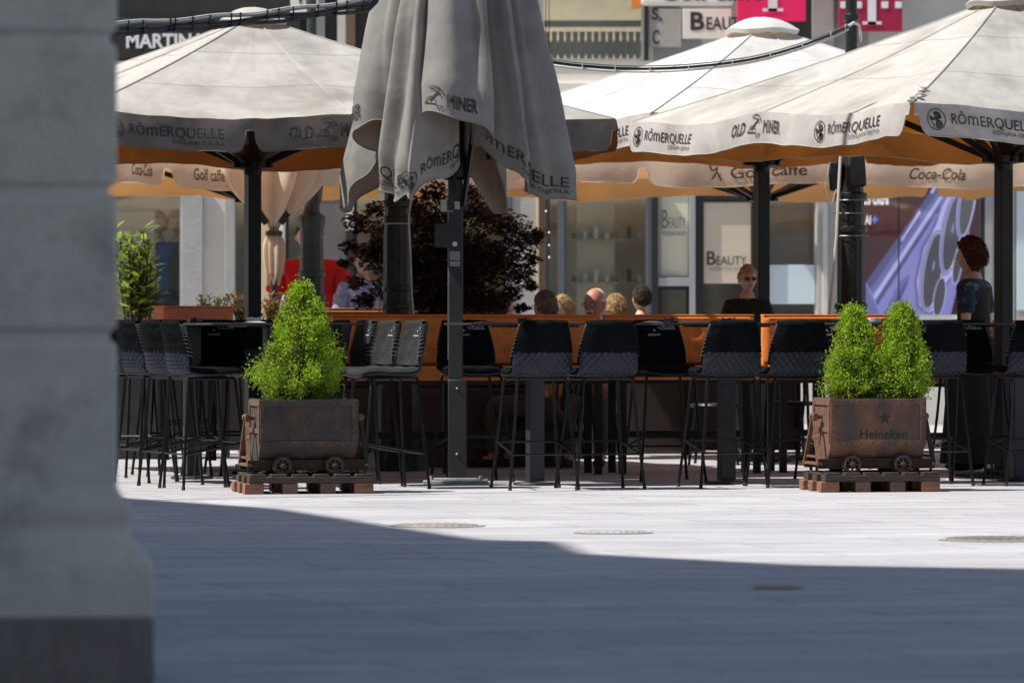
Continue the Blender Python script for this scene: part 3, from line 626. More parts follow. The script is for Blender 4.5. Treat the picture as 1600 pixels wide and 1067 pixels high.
# row at the left end, facing right
place(318, 34.0, -66, 'black stool turned right, nearest of the row left of the single shrub cart')
place(285, 34.5, -66, 'black stool turned right, second of the row left of the single shrub cart')
place(246, 35.1, -64, 'black stool turned right, third of the row, closer to the stone pillar')
place(205, 35.4, -20, 'black stool at the far left just emerging from behind the stone pillar')
place(268, 36.9, 198, 'black stool facing us behind the farther left table')
place(222, 36.6, -64, 'black stool turned right behind the farther left table, next to the pillar')
place(382, 36.9, 20, 'black stool with its back to us deep behind the single shrub cart')
# ------------------------------------------------------------------ high tables
def table():
    t = thing('high_table', '', 'table', (0, 0, 0), 0, 'black high tables')
    b = MB(); b.box((0, 0, 1.092), (1.1, .66, .016)); b.build('tabletop', 'table', t, bevel=.003)
    b = MB(); b.box((0, 0, 1.077), (.5, .4, .012)); b.build('top_support', 'black_metal', t)
    b = MB(); b.box((0, 0, .55), (.105, .105, 1.05)); b.build('leg', 'grey_metal', t, bevel=.005)
    b = MB(); b.lathe([(.15, 0), (.15, .012), (.145, .018)], 32); b.build('base_plate', 'grey_metal', t)
    return t
tb = table(); first = True
for px, D, rz, lb in ((836, 34.75, 17, 'black high table on a thick grey square leg just right of the folded parasol'), (1135, 35.0, 15, 'black high table with two dark ashtrays in the middle of the terrace'),
                      (425, 35.2, 22, 'black high table with a glass ashtray beside the single shrub'), (300, 36.1, 22, 'black high table farther back on the left by the stone pillar'),
                      (1400, 35.3, 15, 'black high table behind the two shrub planter'), (1592, 35.6, 15, 'black high table at the right edge of the terrace')):
    if first: tb.location = (PX(px, D), D, 0); tb.rotation_euler = (0, 0, R(rz)); tb['label'] = lb; first = False
    else: dup(tb, (PX(px, D), D, 0), R(rz), lb)
def ashtray(px, D, z, m, lb, r=.052, h=.032):
    t = thing('ashtray', lb, 'ashtray', (PX(px, D), D, z), random.random(), 'ashtrays on the high tables')
    MB().lathe([(r * .86, 0), (r, h * .3), (r, h), (r * .8, h), (r * .74, h * .35), (.001, h * .3)], 24, rib=.06, nr=8).build('bowl', m, t)
    b = MB(); [b.box((math.cos(a) * r * .9, math.sin(a) * r * .9, h), (.014, .014, .008), a) for a in (0, 2.1, 4.2)]; b.build('cigarette_rest', m, t)
ashtray(396, 35.2, 1.100, 'glass_clear', 'clear ribbed glass ashtray on the left table', .054, .036)
ashtray(820, 34.9, 1.100, 'glass_dark', 'dark glass ashtray on the table right of the folded parasol')
ashtray(1049, 34.9, 1.100, 'glass_dark', 'dark ashtray at the left end of the middle table')
ashtray(1139, 35.1, 1.100, 'glass_dark', 'dark ashtray above the leg of the middle table')
ashtray(306, 36.1, 1.100, 'glass_dark', 'dark ashtray on the farther left table', .05, .03)
ashtray(1365, 35.4, 1.100, 'glass_clear', 'clear glass ashtray on the table behind the two shrubs')
for px, D, lb in ((408, 35.1, 'flat menu card beside the clear glass ashtray'), (1030, 35.05, 'pale folded menu lying left on the middle table'), (1090, 34.9, 'dark crumpled menu folder between two dark ashtrays'), (770, 34.85, 'menu sheet lying behind the leftmost centre stool')):
    t = thing('menu_card', lb, 'menu', (PX(px, D), D, 1.1005), random.uniform(-.3, .3)); b = MB(); b.grid(lambda u, v: ((u - .5) * .24, (v - .5) * .16, .003 + .010 * math.sin(u * 5) * math.sin(v * 3) ** 2), 10, 6); b.build('page', 'paper' if px in (408, 1030) else 'grey_metal', t); MB().box((0, 0, .0015), (.24, .16, .002)).build('cover', 'print_brown', t)
# ------------------------------------------------------------------ benches
def bench(om='orange'):
    t = thing('upholstered_bench', '', 'bench', (0, 0, 0), 0, 'orange leather benches')
    w = 1.13
    b = MB()
    def cush(u, v, c, s, pu):
        x, y = u * 2 - 1, v * 2 - 1; return None
    b.box((0, 0, .735), (w - .006, .50, .105)); b.build('seat', om, t, bevel=.02)
    # backrest with pressed buttons, front side grid
    bt = [(x, z) for x in (-.36, -.12, .12, .36) for z in (.89, 1.03)]
    def fr(u, v):
        x = (u - .5) * (w - .006); z = .79 + .355 * v; q = 0
        for a, c_ in bt: q += .018 * math.exp(-((x - a) ** 2 + (z - c_) ** 2) / .0010)
        e = min(u, 1 - u, v, 1 - v); q += .02 * max(0, 1 - e / .035) ** 2
        return Vector((x, .15 + q, z))
    b.grid(fr, 64, 24); b.box((0, .215, .9675), (w - .006, .08, .354)); bk = b.build('backrest', om, t, smooth=50)
    for x, z in bt: MB().ell((x, .163, z), (.012, .006, .012), 10, 6).build('button', om, bk)
    b = MB(); b.box((0, .22, 1.151), (w - .006, .12, .014)); b.build('top_rail', om, t, bevel=.004)
    for x in (-.5, .5):
        for y in (-.2, .2): MB().box((x, y, .335), (.05, .05, .67)).build('leg', 'black_metal', t)
    b = MB(); b.box((0, 0, .67), (w - .02, .46, .03)); b.box((0, .2, .28), (w - .1, .03, .05)); b.build('frame', 'black_metal', t)
    return t
bn = bench(); b0 = True
seq = [(600, 37.0, 12), (821, 37.2, 10), (1069, 37.5, 10), (1317, 37.85, 10)]
for i, (px, D, rz) in enumerate(seq):
    lb = ['orange tufted bench seen between the grey covered stools and the grey post', 'orange tufted bench behind the first two centre stools', 'orange tufted bench behind the middle table', 'orange tufted bench behind the planter cart with two shrubs'][i]
    if b0: bn.location = (PX(px, D), D, 0); bn.rotation_euler = (0, 0, R(rz)); bn['label'] = lb; b0 = False
    else: dup(bn, (PX(px, D), D, 0), R(rz), lb)
bn2 = bench('tan'); bn2.location = (PX(590, 40.4), 40.4, .05); bn2.rotation_euler = (0, 0, R(12)); bn2['label'] = 'tan bench in shade farther back, below the maple branches'
bn3 = bench('coral'); bn3.location = (PX(342, 38.9), 38.9, .065); bn3.rotation_euler = (0, 0, R(66)); bn3['label'] = 'sunlit coral bench behind the left table'
dup(bn2, (PX(1500, 38.6), 38.6, -.04), R(12), 'tan bench beyond the red haired woman at the right')
for o in (bn2, bn3): pass
# low terrace tables and chairs farther in
def cafe_chair():
    t = thing('cafe_chair', '', 'chair', (0, 0, 0), 0, 'dark cafe chairs under the far parasols')
    MB().lathe([(.20, .44), (.21, .455), (.20, .47), (.01, .475)], 20).build('seat', 'black_metal', t)
    for x in (-1, 1):
        MB().tube([(x * .14, .15, .45), (x * .19, .2, 0)], .012, 6).build('leg', 'black_metal', t)
        MB().tube([(x * .15, -.15, .45), (x * .2, -.22, 0)], .012, 6).build('leg', 'black_metal', t)
    MB().tube([(-.18, -.16, .45)] + [(-.19 * math.cos(a), -.2, .72 + .2 * math.sin(a)) for a in [math.pi * i / 10 for i in range(11)]] + [(.18, -.16, .45)], .012, 6).build('back_hoop', 'black_metal', t)
    MB().tube([(-.1, -.17, .45)] + [(-.1 * math.cos(a), -.195, .66 + .14 * math.sin(a)) for a in [math.pi * i / 8 for i in range(9)]] + [(.1, -.17, .45)], .009, 6).build('inner_hoop', 'black_metal', t)
    return t
cc = cafe_chair(); f = True
for px, D, rz, lb in ((1237, 40.5, 200, 'hoop backed cafe chair seen beneath the bench left of the two shrub cart'), (1120, 39.6, 170, 'hoop backed cafe chair left of the boy in the dark shirt'), (1003, 43.1, 10, 'hoop backed cafe chair under the dark haired man in a white shirt'),
                      (857, 38.65, 60, 'hoop backed cafe chair under the grey haired man in glasses'), (930, 39.0, 180, 'hoop backed cafe chair under the man with white moustache'), (962, 44.2, 160, 'hoop backed cafe chair under the blond woman'), (783, 40.2, 110, 'hoop backed cafe chair under the brown haired guest beside the maple'),
                      (1320, 41.5, 30, 'hoop backed cafe chair in the background right of the two shrub cart'), (1590, 41.5, 160, 'hoop backed cafe chair at the far right edge')):
    z = .14 if 42.5 < D < 44.6 and px < 1000 + 20 else 0
    if f: cc.location = (PX(px, D), D, z); cc.rotation_euler = (0, 0, R(rz)); cc['label'] = lb; f = False
    else: dup(cc, (PX(px, D), D, z), R(rz), lb)
def cafe_table(px, D, lb):
    t = thing('cafe_table', lb, 'table', (PX(px, D), D, 0), 0, 'low cafe tables')
    MB().lathe([(.34, .725), (.35, .735), (.35, .75), (.34, .755)], 32).build('tabletop', 'table', t); MB().lathe([(.03, .03), (.03, .72)], 12).build('leg', 'black_metal', t); MB().lathe([(.22, 0), (.22, .02), (.04, .05)], 24).build('base', 'black_metal', t)
cafe_table(905, 41.2, 'low cafe table between the seated men'); cafe_table(1200, 40.4, 'low cafe table near the boy in the dark shirt'); cafe_table(1275, 41.2, 'low cafe table beyond the two shrub cart')
# ------------------------------------------------------------------ planter carts
def cart(warm, px, D, rz, label):
    rm, dm, em = ('rust_warm' if warm else 'rust'), 'rust_dark', ('rust_edge')
    t = thing('mine_cart', label, 'planter cart', (PX(px, D), D, .128), R(rz), 'rusty mine carts used as planters')
    Wd, dp, z0, z1, zt = .635, .47, .0, .0, .0
    hw, hd = Wd / 2, dp / 2
    zt, zm, zb = .475, .175, .045                # rim, knee, bottom above the pallet
    prof = [(-hd, zt), (-hd, zm), (-.12, zb), (.12, zb), (hd, zm), (hd, zt)]
    b = MB(); n = len(prof); ip = [(-hd + .012, zt), (-hd + .012, zm + .005), (-.115, zb + .014), (.115, zb + .014), (hd - .012, zm + .005), (hd - .012, zt)]
    o_ = [(x, y, z) for x in (-hw, hw) for y, z in prof]; i_ = [(x, y, z) for x in (-hw + .012, hw - .012) for y, z in ip]
    b.add(o_, [(i, i + 1, n + i + 1, n + i) for i in range(n - 1)] + [tuple(range(n))[::-1], tuple(range(n, 2 * n))])
    b.add(i_, [(i, i + n, n + i + 1, i + 1) for i in range(n - 1)] + [tuple(range(n)), tuple(range(n, 2 * n))[::-1]])
    b.box((0, -hd + .006, zt), (Wd, .018, .012)); b.box((0, hd - .006, zt), (Wd, .018, .012)); b.box((-hw + .006, 0, zt), (.018, dp - .03, .012)); b.box((hw - .006, 0, zt), (.018, dp - .03, .012))
    tub = b.build('tub', rm, t, smooth=20)
    # riveted border straps on the front, rear and ends
    b = MB(); y = -hd - .004
    b.box((0, y, zt - .018), (Wd + .01, .008, .036)); b.box((0, y, zm + .016), (Wd + .01, .008, .032)); b.box((-hw + .016, y - .001, (zt + zm) / 2), (.032, .008, zt - zm - .06)); b.box((hw - .016, y - .001, (zt + zm) / 2), (.032, .008, zt - zm - .06))
    b.build('front_strap', rm, tub, bevel=.002)
    b = MB()
    for i in range(6): b.ell((hw - .016, y - .006, zm + .05 + i * .045), (.006, .004, .006), 8, 5); b.ell((-hw + .016, y - .006, zm + .05 + i * .045), (.006, .004, .006), 8, 5)
    for i in range(8): b.ell((-hw + .06 + i * (Wd - .12) / 7, y - .006, zm + .016), (.006, .004, .006), 8, 5)
    b.build('rivet', dm, tub)
    for s in (-1, 1):
        x = s * (hw + .004); b = MB(); b.box((x, 0, zt - .02), (.012, dp, .04)); b.box((x, -hd + .02, .32), (.012, .035, .25)); b.box((x, hd - .02, .32), (.012, .035, .25)); b.box((x, 0, .275), (.012, dp - .08, .03))
        b.build('end_strap', 'rust_edge' if s < 0 else rm, tub, bevel=.002)
        b = MB(); b.tube([(s * (hw), 0, .36), (s * (hw + .085), 0, .36)], .017, 12); b.box((s * (hw + .055), 0, .36), (.03, .09, .045)); b.build('trunnion', em, t, bevel=.003)
        # A-frame
        for e in (-1, 1): MB().beam((s * (hw + .055), e * .015, .37), (s * (hw + .06 + .01), e * .19, .055), .028, .016).build('frame_leg', em if s < 0 else dm, t)
        b = MB(); b.box((s * (hw + .065), 0, .10), (.014, .33, .014)); b.box((s * (hw + .065), 0, .055), (.03, .44, .018)); b.build('frame_tie', em, t)
    # chassis
    for e in (-1, 1):
        b = MB(); y = e * .19; b.box((0, y, .055), (Wd + .15, .012, .052)); b.box((0, y - e * 0, .084), (Wd + .15, .035, .008)); b.box((0, y, .026), (Wd + .15, .035, .008)); b.build('rail_beam', dm, t)
    for x in (-.17, .17):
        ax = MB().tube([(x, -.23, .045), (x, .23, .045)], .012, 10).build('axle', dm, t)
        for e in (-1, 1):
            y = e * .232; mx = Matrix.Rotation(R(90), 4, 'X')
            b = MB(); b.tube([(x + .05 * math.cos(a), y, .05 + .05 * math.sin(a)) for a in [2 * math.pi * i / 28 for i in range(28)]], .0105, 8, closed=True)
            b.tube([(x + .062 * math.cos(a), y - e * .014, .05 + .062 * math.sin(a)) for a in [2 * math.pi * i / 28 for i in range(28)]], .005, 6, closed=True)
            for i in range(8): a = math.pi * i / 4; b.beam((x + .01 * math.cos(a), y, .05 + .01 * math.sin(a)), (x + .048 * math.cos(a), y, .05 + .048 * math.sin(a)), .012, .009)
            b.lathe([(.018, -.016), (.018, .014), (.010, .018)], 12, c=(x, y, .05), mx=mx); b.build('wheel', 'wheel_rust', t)
    MB().box((-.02, -.1, .07), (.02, .01, .11)).build('bracket', 'galv', t); MB().tube([(.06 + .03 * math.cos(a), -.15, .06 + .04 * math.sin(a)) for a in [.3 * i for i in range(11)]], .004, 6).build('hook', 'rust_edge', t)
    b = MB(); b.grid(lambda u, v: (-hw + .015 + (Wd - .03) * u, -hd + .015 + (dp - .03) * v, zt - .025 + .012 * noise.noise(Vector((u * 9, v * 9, px)))), 20, 12); b.build('soil', 'soil', t)
    fn = lambda x, y: Vector((x, -hd - .0015, y)); mb = MB()
    put_poly(mb, star_pts(.046), fn, .045, .352); mb.build('printed_star', 'star_dark' if warm else 'star_faint', tub)
    mb = MB(); put_text(mb, 'Heineken', fn, -.12, .32, .222, .056, .02 if warm else .015)
    if False:
        for x in (-.113, -.085, .005, .032, .058, .125, .175, .192): mb.box((x, -hd - .0015, .2235), (.022, .001, .007))
    mb.build('printed_lettering', 'star_dark' if warm else 'star_faint', tub)
    return t
M['wheel_rust'] = mat('wheel_rust', (.06, .045, .042), .8, .2, c2=(.10, .055, .045), ns=30)
def pallet(px, D, rz, label, w=.85):
    t = thing('pallet', label, 'pallet', (PX(px, D), D, 0), R(rz), 'wooden pallets under the carts')
    d = .62
    for r_ in (-1, 0, 1):
        for i in range(4):
            wd = .125 if i in (0, 3) else .10
            x = -w / 2 + wd / 2 + i * (w - wd) / 3
            MB().box((x, r_ * (d / 2 - .06), .036), (wd, .12, .066)).build('block', 'pallet' if not (r_ == -1 and i in (1, 2)) else 'pallet_block', t, bevel=.004)
    for r_ in (-1, 0, 1): MB().box((.015, r_ * (d / 2 - .065), .09), (w - .03, .13, .04)).build('stringer_board', 'pallet_dark', t, bevel=.003)
    for i in range(6): MB().box((-w / 2 + .09 + i * (w - .15) / 5, 0, .118), (.10, d * .97, .018)).build('deck_board', 'pallet_dark', t, bevel=.003)
    return t
M['pallet_block'] = mat('pallet_block', (.15, .08, .05), .85, c2=(.09, .055, .04), ns=8, bump=.6, bs=20)
pallet(472, gD(772) + .34, 11, 'wooden pallet under the cart with the single shrub', .84); pallet(1358, gD(769) + .34, 10, 'wooden pallet under the cart with two shrubs', .80)
cart(False, 474, gD(772) + .36, 11, 'dark rusty mine cart planter with a faded star, holding the single shrub')
cart(True, 1358, gD(769) + .36, 10, 'orange rusty mine cart planter with a dark star, holding two shrubs')
# ------------------------------------------------------------------ evergreen shrubs
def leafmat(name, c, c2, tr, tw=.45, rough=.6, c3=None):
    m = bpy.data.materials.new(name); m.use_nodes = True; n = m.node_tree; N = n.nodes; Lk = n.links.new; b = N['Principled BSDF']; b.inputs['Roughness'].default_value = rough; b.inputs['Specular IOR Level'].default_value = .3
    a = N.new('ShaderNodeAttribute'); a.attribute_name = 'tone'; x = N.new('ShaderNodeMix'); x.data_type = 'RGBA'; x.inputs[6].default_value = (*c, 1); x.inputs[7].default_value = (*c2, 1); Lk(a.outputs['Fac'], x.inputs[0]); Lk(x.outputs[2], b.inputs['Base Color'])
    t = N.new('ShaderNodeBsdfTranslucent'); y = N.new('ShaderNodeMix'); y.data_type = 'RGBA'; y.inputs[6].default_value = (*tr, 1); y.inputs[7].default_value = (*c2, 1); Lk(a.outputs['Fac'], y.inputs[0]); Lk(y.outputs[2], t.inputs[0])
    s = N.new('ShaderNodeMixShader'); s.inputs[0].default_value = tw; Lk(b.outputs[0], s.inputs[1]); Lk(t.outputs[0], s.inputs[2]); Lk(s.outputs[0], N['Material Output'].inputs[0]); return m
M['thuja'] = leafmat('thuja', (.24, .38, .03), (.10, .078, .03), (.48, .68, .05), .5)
M['maple'] = leafmat('maple', (.028, .007, .008), (.055, .06, .014), (.09, .014, .010), .3, .45)
M['maple_lit_red'] = leafmat('maple_lit_red', (.10, .016, .010), (.20, .09, .02), (.4, .05, .02), .45, .45)
M['laurel'] = leafmat('laurel', (.42, .50, .10), (.05, .10, .015), (.5, .6, .06), .4, .3)
M['bark'] = mat('bark', (.07, .045, .03), .9, c2=(.04, .03, .02), ns=20, bump=.6, bs=30)
def settone(o, tones):
    me = o.data; at = me.attributes.new('tone', 'FLOAT', 'POINT'); at.data.foreach_set('value', tones)
def thuja(px, D, z0, H, prof, label, n=330, seed=1, lean=(0, 0)):
    prof = [(a * .93, b * .93) for a, b in prof]
    rnd = random.Random(seed); t = thing('evergreen_shrub', label, 'shrub', (PX(px, D), D, z0), 0, 'bright green conical shrubs')
    vs = []; fs = []; tn = []; stems = MB()
    def rad(h, az): r_ = cr(prof, h); r_ = r_[0] * (.5 + .5 * math.cos(az)) + r_[1] * (.5 - .5 * math.cos(az)); return max(.01, r_ * (1 + .42 * noise.noise(Vector((math.cos(az) * 2.0 + seed, math.sin(az) * 2.0, h * 5.5)))))
    for i in range(n):
        h = (i + .5) / n; h = h ** .86; az = i * 2.39996 + rnd.uniform(-.4, .4); rr = rad(h, az)
        base = Vector((lean[0] * h, lean[1] * h, max(.0, h * H - rr * .75 - .03))); rr *= rnd.uniform(.80, 1.08); tip = Vector((rr * math.cos(az) * .97 + lean[0] * h, rr * math.sin(az) * .8 + lean[1] * h, h * H * (1 - .04) + rnd.uniform(-.01, .03)))
        stems.tube([base, (base + tip) / 2 + Vector((0, 0, -.02)), base.lerp(tip, .85)], [.004, .003, .0015], 3, caps=False)
        cn_ = rnd.randint(112, 134); dr = (tip - base).normalized(); spread = .024 + .018 * rnd.random(); dead = rnd.random() < .12; ct = rnd.uniform(-.12, .12)
        for j in range(cn_):
            f = rnd.random() ** .5; p = base.lerp(tip, .35 + .65 * f) + Vector((rnd.gauss(0, 1), rnd.gauss(0, 1), rnd.gauss(0, 1))) * spread * .62
            d = (dr * .5 + Vector((rnd.gauss(0, .45), rnd.gauss(0, .45), .75 + rnd.gauss(0, .3)))).normalized(); sd = d.cross(Vector((rnd.gauss(0, 1), rnd.gauss(0, 1), rnd.gauss(0, 1)))).normalized()
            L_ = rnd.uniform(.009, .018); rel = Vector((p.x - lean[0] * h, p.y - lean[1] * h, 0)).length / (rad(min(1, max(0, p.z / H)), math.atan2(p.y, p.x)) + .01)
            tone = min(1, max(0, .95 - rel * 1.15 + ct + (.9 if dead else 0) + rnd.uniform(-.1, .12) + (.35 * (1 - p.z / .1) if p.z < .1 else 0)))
            for an in (-.75, 0, .75):
                q = (d * math.cos(an) + sd * math.sin(an)); w = q.cross(d.cross(sd)).normalized() * L_ * .17; l = L_ * (1 if an == 0 else .72); o = len(vs)
                vs += [p, p + q * l * .55 + w, p + q * l, p + q * l * .55 - w]; fs.append((o, o + 1, o + 2, o + 3)); tn += [tone] * 4
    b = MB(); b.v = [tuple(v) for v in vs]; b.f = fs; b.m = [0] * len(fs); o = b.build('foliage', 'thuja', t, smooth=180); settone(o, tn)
    stems.build('branches', 'bark', t); MB().tube([(0, 0, -.05), (lean[0] * .5, lean[1] * .5, H * .5), (lean[0] * .8, lean[1] * .8, H * .82)], [.022, .014, .004], 8).build('trunk', 'bark', t)
DC = gD(772) + .36
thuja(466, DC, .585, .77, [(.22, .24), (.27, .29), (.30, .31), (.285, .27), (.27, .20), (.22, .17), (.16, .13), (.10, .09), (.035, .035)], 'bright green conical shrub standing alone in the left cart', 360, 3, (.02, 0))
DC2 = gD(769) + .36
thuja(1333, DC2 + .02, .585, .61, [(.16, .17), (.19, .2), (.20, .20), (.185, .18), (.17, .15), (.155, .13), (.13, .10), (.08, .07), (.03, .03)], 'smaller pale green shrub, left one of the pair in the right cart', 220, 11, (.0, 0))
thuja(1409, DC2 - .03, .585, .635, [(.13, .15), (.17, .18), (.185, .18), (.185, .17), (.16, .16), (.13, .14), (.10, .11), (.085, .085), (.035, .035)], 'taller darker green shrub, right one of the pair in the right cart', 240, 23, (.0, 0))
# ------------------------------------------------------------------ japanese maple
def maple():
    D = 39.2; rnd = random.Random(5); t = thing('maple_tree', 'dark red leaved maple behind the grey post and iron column', 'tree', (PX(700, D), D, 0))
    tr = MB(); tips = []
    def X(px): return (px - 700) / F * D
    def Zz(py): return PZ(py, D)
    tr.tube([(0, 0, .3), (.03, .02, .75), (.0, 0, 1.05)], [.06, .05, .04], 10)
    cl = [(560, 345, .12), (575, 400, .14), (600, 450, .13), (548, 385, .08), (570, 470, .09), (555, 440, .08), (610, 360, .16), (650, 400, .2), (640, 460, .17), (690, 340, .2), (700, 430, .2), (735, 300, .10), (742, 330, .16), (770, 340, .17), (800, 355, .15), (825, 375, .11), (838, 365, .07), (790, 400, .18), (815, 425, .11), (760, 420, .2), (750, 470, .15),
          (800, 455, .09), (828, 445, .06), (680, 300, .12), (640, 320, .14), (720, 380, .2), (832, 402, .07), (535, 410, .05), (588, 325, .08), (700, 470, .16), (660, 350, .17), (815, 480, .05), (595, 385, .13), (770, 470, .12), (620, 420, .16), (690, 465, .2), (725, 445, .2), (655, 435, .18), (745, 395, .2), (680, 385, .2), (720, 480, .16), (660, 480, .14), (700, 410, .22)]
    vs = []; fs = []; tn = []; mi = []
    for px, py, r_ in cl:
        c = Vector((X(px), rnd.uniform(-.3, .3), Zz(py))); s0 = Vector((rnd.uniform(-.03, .03), 0, .95)); mid = s0.lerp(c, .5) + Vector((rnd.uniform(-.12, .12), rnd.uniform(-.1, .1), rnd.uniform(-.12, .1))); tr.tube([s0, mid, c], [.009, .005, .002], 6, caps=False)
        nl = int(11000 * r_ * r_ + 50)
        for j in range(nl):
            g = Vector((rnd.gauss(0, 1), rnd.gauss(0, 1), rnd.gauss(0, 1))); g = g / g.length * rnd.random() ** .4 * r_ * 1.1; g.z *= .7; p = c + g
            if j % 9 == 0: tr.tube([c.lerp(p, .3), p], [.003, .0015], 3, caps=False)
            nd = Vector((rnd.gauss(0, .5), rnd.gauss(0, .5), 1)).normalized(); ax = nd.orthogonal().normalized(); a0 = rnd.random() * 6.28; L_ = rnd.uniform(.025, .05)
            top = p.z > Zz(330) or (px < 570 and py > 420) or rnd.random() < .05; red = 1 if (top and rnd.random() < .35) else 0; tone = rnd.random() * .5 + (.5 if rnd.random() < .2 else 0)  # top and lower left leaves get sunlit red put into their colour
            for q in range(5):
                a = a0 + (q - 2) * .62; d = (Matrix.Rotation(a, 3, nd) @ ax); d = (d + Vector((0, 0, -.45))).normalized(); w = nd.cross(d).normalized() * L_ * .13; l = L_ * (1 - .14 * abs(q - 2)); o = len(vs)
                vs += [p, p + d * l * .5 + w, p + d * l, p + d * l * .5 - w]; fs.append((o, o + 1, o + 2, o + 3)); tn += [tone] * 4; mi.append(red)
    b = MB(); b.v = [tuple(v) for v in vs]; b.f = fs; b.m = mi; o = b.build('crown', ['maple', 'maple_lit_red'], t, smooth=180); settone(o, tn)
    tr.build('trunk', 'bark', t)
    t2 = thing('stone_planter', 'speckled dark stone planter holding the maple behind the bench', 'planter', (PX(690, D), D, 0), R(12))
    M['granite'] = mat('granite', (.10, .09, .08), .9, c2=(.05, .045, .04), ns=70, bump=.6, bs=60)
    b = MB(); b.box((0, 0, .3), (1.9, .8, .6)); b.build('trough', 'granite', t2, bevel=.02); b = MB(); b.box((0, 0, .61), (1.8, .7, .03)); b.build('soil', 'soil', t2)
maple()
def leafy(name, label, cat, px, D, H, sp_, n, L_, m, seed, z0=0, pot=True, group=None):
    rnd = random.Random(seed); t = thing(name, label, cat, (PX(px, D), D, z0), 0, group); vs = []; fs = []; tn = []; st_ = MB()
    for k in range(max(3, n // 14)):
        a = rnd.random() * 6.28; q = rnd.random() ** .5 * sp_; top = Vector((q * math.cos(a), q * math.sin(a), H * rnd.uniform(.55, 1))); bs = Vector((q * .3 * math.cos(a), q * .3 * math.sin(a), .0)); md = bs.lerp(top, .5) + Vector((rnd.uniform(-.03, .03), rnd.uniform(-.03, .03), 0)); st_.tube([bs, md, top], [.007, .005, .003], 5)
        for j in range(14):
            f = .3 + .7 * j / 13; p = (bs.lerp(md, f * 2) if f < .5 else md.lerp(top, f * 2 - 1)); an = j * 2.4 + rnd.random(); d = Vector((math.cos(an), math.sin(an), rnd.uniform(.2, 1.1))).normalized(); s_ = d.cross(Vector((0, 0, 1))).normalized(); nn = s_.cross(d); l = L_ * rnd.uniform(.7, 1.15); w = l * .24; o = len(vs); p = p + d * .01
            vs += [p, p + d * l * .3 + s_ * w - nn * .0, p + d * l * .7 + s_ * w * .8 - nn * l * .04, p + d * l - nn * l * .1, p + d * l * .7 - s_ * w * .8 - nn * l * .04, p + d * l * .3 - s_ * w, p + d * l * .5 - nn * l * .06]
            fs += [(o, o + 1, o + 6), (o + 1, o + 2, o + 6), (o + 2, o + 3, o + 6), (o + 3, o + 4, o + 6), (o + 4, o + 5, o + 6), (o + 5, o, o + 6)]; tn += [rnd.random()] * 7
    b = MB(); b.v = [tuple(v) for v in vs]; b.f = fs; b.m = [0] * len(fs); o = b.build('foliage', m, t, smooth=180); settone(o, tn); st_.build('stems', 'bark', t)
    return t
leafy('laurel_shrub', 'glossy yellow green leafed shrub beside the stone pillar', 'shrub', 210, 41.2, .96, .21, 460, .11, 'laurel', 4, z0=.92)
b = thing('plant_pot', 'tall dark planter box holding the glossy leafed shrub', 'pot', (PX(210, 41.2), 41.2, 0)); MB().box((0, 0, .47), (.40, .40, .94), taper=1.1).build('box', 'grey_metal', b, bevel=.01); MB().box((0, 0, .945), (.38, .38, .02)).build('soil', 'soil', b)
M['bush_dim'] = leafmat('bush_dim', (.05, .07, .02), (.12, .06, .01), (.10, .14, .02), .3)
M['bush_orange'] = leafmat('bush_orange', (.30, .13, .02), (.08, .09, .02), (.4, .2, .03), .3)
for px, D, m, lb, sd in ((335, 42.5, 'bush_dim', 'dark green balcony plant behind the coral bench', 1), (383, 42.6, 'bush_orange', 'orange flowering plant left of the left parasol pole', 2), (425, 42.4, 'bush_orange', 'orange flowering plant between the parasol pole and the man in red', 3)):
    leafy('flower_box_plant', lb, 'plant', px, D, .27, .15, 260, .05, m, sd, z0=1.05, group='plants along the terrace edge')
t = thing('trough_stand', 'dark raised trough holding a row of flowering plants behind the left terrace', 'planter', (PX(385, 42.5), 42.5, 0)); MB().box((0, 0, .93), (.95, .3, .24)).build('trough', 'grey_metal', t, bevel=.01)
for x in (-.4, .4): MB().box((x, 0, .405), (.05, .25, .81)).build('leg', 'grey_metal', t)
# ------------------------------------------------------------------ cast iron lamp posts and cables
def lamp_post(px, D, m, label, prof, top, cable=True):
    t = thing('lamp_post', label, 'lamp post', (PX(px, D), D, 0), 0, 'cast iron lamp posts')
    b = MB(); b.lathe(prof, 48, rib=.06, nr=12); b.build('column', m, t, smooth=40)
    for z, r_ in top: b = MB(); b.lathe([(r_ * .8, z - .03), (r_, z - .02), (r_ * 1.03, z), (r_, z + .02), (r_ * .8, z + .03)], 32); b.build('collar', m, t)
    return t
pr = [(.22, 0), (.22, .12), (.17, .18), (.16, .6), (.125, .7), (.118, 1.15), (.108, 1.22), (.106, 1.72), (.096, 1.9), (.10, 2.05), (.075, 2.2), (.058, 2.5), (.045, 3.2), (.04, 4.8)]
a = lamp_post(621, 38.0, 'iron', 'black fluted iron lamp post standing in front of the maple', pr, [(1.22, .115), (1.35, .112), (1.86, .108), (1.98, .112), (2.1, .1)])
b = MB(); b.tube([(.075, -.09, 2.2), (.1, -.1, 2.0), (.085, -.11, 1.85), (.1, -.12, 1.6), (.11, -.12, 1.3), (.13, -.13, 1.1)], .006, 6); b.tube([(-.12, -.05, 1.83), (0, -.12, 1.83), (.1, -.1, 1.83)], .004, 6); b.build('cable', 'white_cable', a)
a = lamp_post(1330, 38.7, 'iron', 'black iron lamp post with a pale cable strapped to it, below the right parasol', [(r_ * 1.02, z) for r_, z in pr], [(1.22, .125), (1.8, .118), (2.05, .12), (3.1, .06), (3.4, .06)])
b = MB(); b.tube([(-.09, -.14, 2.35), (-.11, -.16, 2.0), (-.12, -.15, 1.75), (-.15, -.13, 1.4), (-.18, -.13, 1.12), (-.17, -.13, .9)], .011, 6); b.build('cable', 'white_cable', a)
